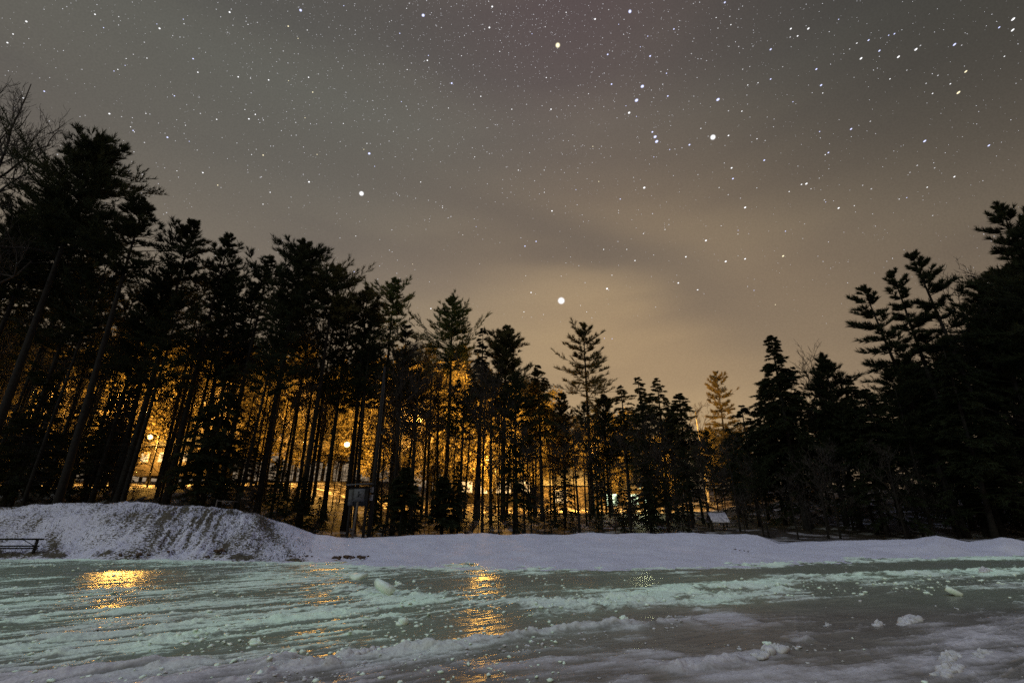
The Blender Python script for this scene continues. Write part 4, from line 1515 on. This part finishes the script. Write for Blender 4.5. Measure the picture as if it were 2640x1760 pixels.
# clods of earth on the snow
def clod(px, py, wpx, hpx, label, seed, n=7, group=None):
    a, bq = ray(px * K, py * K)
    Y = 15.0
    for Yt in np.arange(15, 30, 0.05):
        if g0(a * Yt, Yt) >= CAMZ + bq * Yt or CAMZ + bq * Yt <= 0:
            Y = Yt
            break
    X = a * Y
    rng = np.random.default_rng(seed)
    s_ = Y / F * K * 1.08
    m = MB()
    for i in range(2 * n):
        u = rng.uniform(-0.5, 0.5)
        r_ = hpx * s_ * (0.10 + 0.4 * rng.random() ** 2.5)
        m.add(lumpv(r_, rng, 0.5, 0.6) + np.array([u * wpx * s_, rng.uniform(-.7, .5), r_ * 0.2]), _ico_f)
    o = m.build('dirt_clod', M_soil)
    o.location = (X, Y, max(0.0, g0(X, Y)))
    tag(o, label, 'dirt clod', group)


clod(518, 1264, 32, 14, 'reddish brown clod of earth at the foot of the left bank', 1, 9)
clod(330, 1274, 70, 12, 'line of dark earth lumps at the bank foot, left of the reddish clod', 2, 10)
clod(392, 1268, 14, 9, 'single dark lump right of the earth line at the bank foot', 3, 4)
clod(806, 1280, 60, 12, 'scatter of black earth lumps on the low snow below the notice board', 4, 12)
clod(700, 1276, 60, 6, 'small thin scatter of soil crumbs left of the black earth lumps', 5, 7)
clod(478, 1278, 30, 7, 'flat soil crumbs between the earth line and the reddish clod', 6, 5)
clod(1697, 1264, 26, 6, 'lone dark lump with a twig shape on the smooth right snow slope', 7, 5)

# dead grass stems poking from the left bank
rng = np.random.default_rng(9)
m = MB()
n = 2600
px = np.concatenate([rng.normal(430, 110, n), rng.uniform(-60, 700, n)])
f_ = np.concatenate([rng.uniform(0.15, 1.0, n), rng.uniform(0.05, 1.15, n)])
tq = np.interp(px, [r_[0] for r_ in TAB], tE)
yq = np.interp(tq, tE, YE)
yq = yq + f_ * (np.interp(tq, tC, YC) - yq)
xq = tq * yq
zq = ground(xq, yq, True)
D = rng.normal(size=(2 * n, 3)) * 0.06
D[:, 2] = rng.uniform(0.02, 0.06, 2 * n) + 0.14 * rng.random(2 * n) ** 3
Wq = np.stack([rng.uniform(0.006, 0.018, 2 * n), np.zeros(2 * n), np.zeros(2 * n)], 1)
m.blades(np.stack([xq, yq, zq], 1), D, Wq)
tag(m.build('dead_grass', M_twig), kind='stuff')

# ------------------------------------------------------------------ stars
RS = 2500.0
ico = bpy.data.meshes.new('star')
bm = bmesh.new()
bmesh.ops.create_icosphere(bm, subdivisions=2, radius=1.0)
for f_ in bm.faces:
    f_.smooth = True
bm.to_mesh(ico)
bm.free()


def star_mesh(mat):
    me = ico.copy()
    me.materials.append(mat)
    return me


SM = {'w': star_mesh(star_mat('star_white', (0.98, 0.98, 1.0), 1.7)), 'b': star_mesh(star_mat('star_blue', (0.62, 0.66, 1.0), 1.8)),
      'y': star_mesh(star_mat('star_yellow', (1.0, 0.88, 0.58), 1.6)), 'd': star_mesh(emit('star_dim', (0.85, 0.84, 0.86), 0.75, False))}


def star(x, y, r, c, label=None):
    """photo pixel x,y; radius in photo px"""
    d = unit(x, y)
    u, v = (x - 1320) / F, (880 - y) / F
    o = bpy.data.objects.new('star', SM[c])
    COL.objects.link(o)
    o.location = tuple(np.array([0, 0, CAMZ]) + d * RS)
    s_ = r * RS / F * math.sqrt(1.0) / math.sqrt(1 + u * u + v * v)
    e = 1.12 + 0.6 * min(1, max(0, (x - 1500) / 1000)) if r < 5 else 1
    o.scale = (s_ * e, s_, s_)
    o.rotation_euler = (0, -0.4, math.atan2(-d[0], d[1]))
    o['category'] = 'star'
    if label:
        o['label'] = label
    else:
        o['label'] = 'small star among many in the night sky'
        o['group'] = 'stars in the night sky'
    return o


Z1 = 900 / 2352.0
BIG = [(1447, 775, 8.2, 'w', 'brightest star of all, a white disc low above the middle of the wood'),
       (1438, 117, 5.6, 'y', 'bright yellowish star high in the sky above the belt of three'),
       (1838, 354, 6.0, 'w', 'brilliant bluish white star to the right of the little sword of stars'),
       (932, 499, 5.4, 'w', 'bright white star above the left half of the wood, alone'),
       (1624, 30, 4.6, 'b', 'bright blue star near the upper border, right of the yellowish one'),
       (1091, 40, 4.0, 'b', 'blue star near the upper border, left of the yellowish one'),
       (1656, 223, 4.0, 'b', 'top star of the belt of three'), (1641, 259, 4.2, 'b', 'middle star of the belt of three'), (1622, 291, 4.2, 'w', 'bottom star of the belt of three'),
       (1689, 353, 3.6, 'b', 'middle star of the little sword of stars'), (1693, 365, 3.8, 'b', 'lowest bright star of the little sword of stars'),
       (1661, 484, 4.0, 'w', 'white star halfway between the sword of stars and the brightest star'),
       (1565, 744, 3.6, 'w', 'small bright star just right of the brightest star'),
       (952, 396, 3.2, 'b', 'bluish star straight above the lone bright star on the left'),
       (592, 32, 3.4, 'w', 'small bright star near the upper border in the left third'),
       (68, 56, 3.4, 'w', 'elongated star near the upper left corner'),
       (775, 27, 3.4, 'b', 'bluish star near the upper border, left of the middle'),
       (1851, 257, 3.6, 'b', 'star above the brilliant bluish white one'),
       (2471, 239, 3.8, 'y', 'yellow elongated star high at the right'),
       (2612, 50, 3.8, 'w', 'elongated white star near the upper right corner'),
       (1921, 535, 3.2, 'w', 'white star in the right half, below the brilliant bluish one'),
       (1820, 620, 3.2, 'w', 'white star above the smoky cloud streak on the right'),
       (1871, 674, 3.2, 'w', 'white star in the smoky cloud streak on the right'),
       (2019, 660, 3.0, 'y', 'small yellow star over the leaning pines')]
for x, y, r, c, l in BIG:
    star(x, y, r * (1.4 if r > 5 else 1.12 if c == 'b' else 0.78), c, l)
MEDS = []
for ox, oy, L in (
    (0, 0, [(640, 98), (800, 114), (698, 188), (1075, 193), (88, 231), (50, 289), (850, 396), (990, 393), (843, 442), (794, 469), (768, 480), (1301, 397), (1333, 488),
            (1235, 131), (1240, 162), (1057, 163), (737, 767), (983, 765), (1175, 647), (1460, 805), (1250, 845), (1128, 926), (1275, 953), (880, 856), (897, 880), (905, 890),
            (1605, 519), (1688, 528), (1810, 540), (1944, 545), (1650, 739), (1677, 802), (1720, 773), (1774, 810), (1671, 166), (1942, 178), (2070, 204), (2008, 260), (1773, 1046),
            (1695, 1042), (1772, 1376), (2136, 1041), (1467, 1248), (1367, 1164), (1192, 1152), (2082, 1226), (1820, 1296), (2107, 622), (2079, 522), (2055, 795), (157, 661), (298, 616), (902, 1024)]),
    (850, 0, [(95, 40), (518, 58), (1071, 10), (1095, 46), (1076, 187), (1363, 229), (1947, 165), (2143, 245), (2093, 317), (1873, 368), (2159, 379), (2269, 495), (2278, 648),
              (658, 408), (665, 375), (522, 470), (822, 562), (1018, 650), (800, 729), (1227, 737), (1491, 737), (483, 686), (230, 1007), (251, 967), (303, 1121), (613, 1227),
              (760, 1399), (760, 1388), (1497, 1421), (1773, 987), (1899, 568), (1744, 633), (2067, 785), (1996, 714), (2174, 890), (2291, 1008), (2184, 1058), (2319, 197), (1659, 1278),
              (1446, 1296), (977, 1058), (1271, 1147), (1459, 524), (1146, 348), (888, 377), (472, 226), (92, 833), (2260, 1546), (1947, 1418), (1813, 1223), (1788, 130), (1593, 85), (1452, 182)]),
    (1740, 0, [(336, 18), (278, 120), (377, 168), (781, 195), (827, 244), (899, 194), (1103, 132), (1440, 239), (1479, 229), (645, 334), (1378, 343), (1254, 395), (1449, 533), (1305, 272),
               (1226, 292), (1506, 384), (560, 559), (491, 574), (645, 534), (953, 467), (985, 575), (996, 628), (795, 687), (451, 750), (361, 914), (175, 866), (98, 976), (553, 936), (975, 887),
               (1187, 870), (1034, 1029), (1013, 1043), (602, 1080), (382, 1132), (391, 1204), (298, 1264), (853, 1243), (886, 1238), (917, 1272), (770, 1291), (1103, 1402), (472, 1398),
               (2276, 204), (2185, 186), (2220, 381), (1884, 301), (1960, 483), (1856, 566), (1736, 631), (1683, 951), (1511, 1342), (1562, 1332), (1700, 1262), (1883, 1191), (2115, 981), (1624, 334)]),
    (900, 400, [(45, 545), (34, 785), (428, 734), (1190, 812), (1178, 1055), (1309, 1073), (1601, 1055), (1559, 1012), (1429, 815), (1185, 613), (1260, 581), (856, 482), (1367, 376), (1827, 296),
                (1983, 528), (2128, 501), (2218, 860), (2346, 907), (1871, 635), (1715, 635), (1926, 710), (551, 1033), (1226, 925), (1720, 1233), (1772, 1236), (766, 537)]),
    (1500, 300, [(1100, 960), (1160, 1172), (1304, 1268), (1372, 774), (1643, 577), (1836, 602), (782, 1168), (650, 1122), (303, 896), (359, 972), (701, 946), (203, 1070), (939, 737), (1052, 793), (1053, 768)])):
    for a, b_ in L:
        MEDS.append((ox + a * Z1, oy + b_ * Z1))
rng = np.random.default_rng(21)
placed = list(MEDS)
for x, y in MEDS:
    if x == MEDS[0][0]:
        pass
    rr_ = float(1.15 + 1.6 * rng.random() ** 2.2) * (1.0 if y < 480 else 0.8)
    star(x, y, rr_, 'b' if rng.random() < (0.75 if abs(x - 1660) < 130 and y < 450 else 0.3) else ('y' if rng.random() < 0.12 else 'w'))
nleft = 300 - len(MEDS) - len(BIG)
for _ in range(max(0, nleft)):
    x, y = rng.uniform(100, 2560), rng.uniform(0, 560)
    star(float(x), float(y), float(rng.uniform(0.9, 1.3)), 'd')
# the countless faint ones, one dust of stars
m = MB()
cnt = 0
while cnt < 5200:
    x, y = rng.uniform(-200, 2840), 900 * rng.random() ** 1.5 - 60
    p = 0.18 + 0.8 * math.exp(-((x - 1350) / 480) ** 2 - ((y - 150) / 330) ** 2) + 0.3 * math.exp(-((x - 800) / 300) ** 2 - ((y - 250) / 250) ** 2)
    if rng.random() > p:
        continue
    d = unit(x, y)
    u, v = (x - 1320) / F, (880 - y) / F
    s_ = (0.42 + 0.8 * rng.random() ** 4) * RS / F / math.sqrt(1 + u * u + v * v)
    m.add(np.array([[1, 0, 0], [-1, 0, 0], [0, 1, 0], [0, -1, 0], [0, 0, 1], [0, 0, -1]]) * s_ + d * RS + np.array([0, 0, CAMZ]),
          [[0, 2, 4], [2, 1, 4], [1, 3, 4], [3, 0, 4], [2, 0, 5], [1, 2, 5], [3, 1, 5], [0, 3, 5]])
    cnt += 1
tag(m.build('star_dust', emit('star_faint', (0.88, 0.88, 0.94), 1.0, False)), kind='stuff')
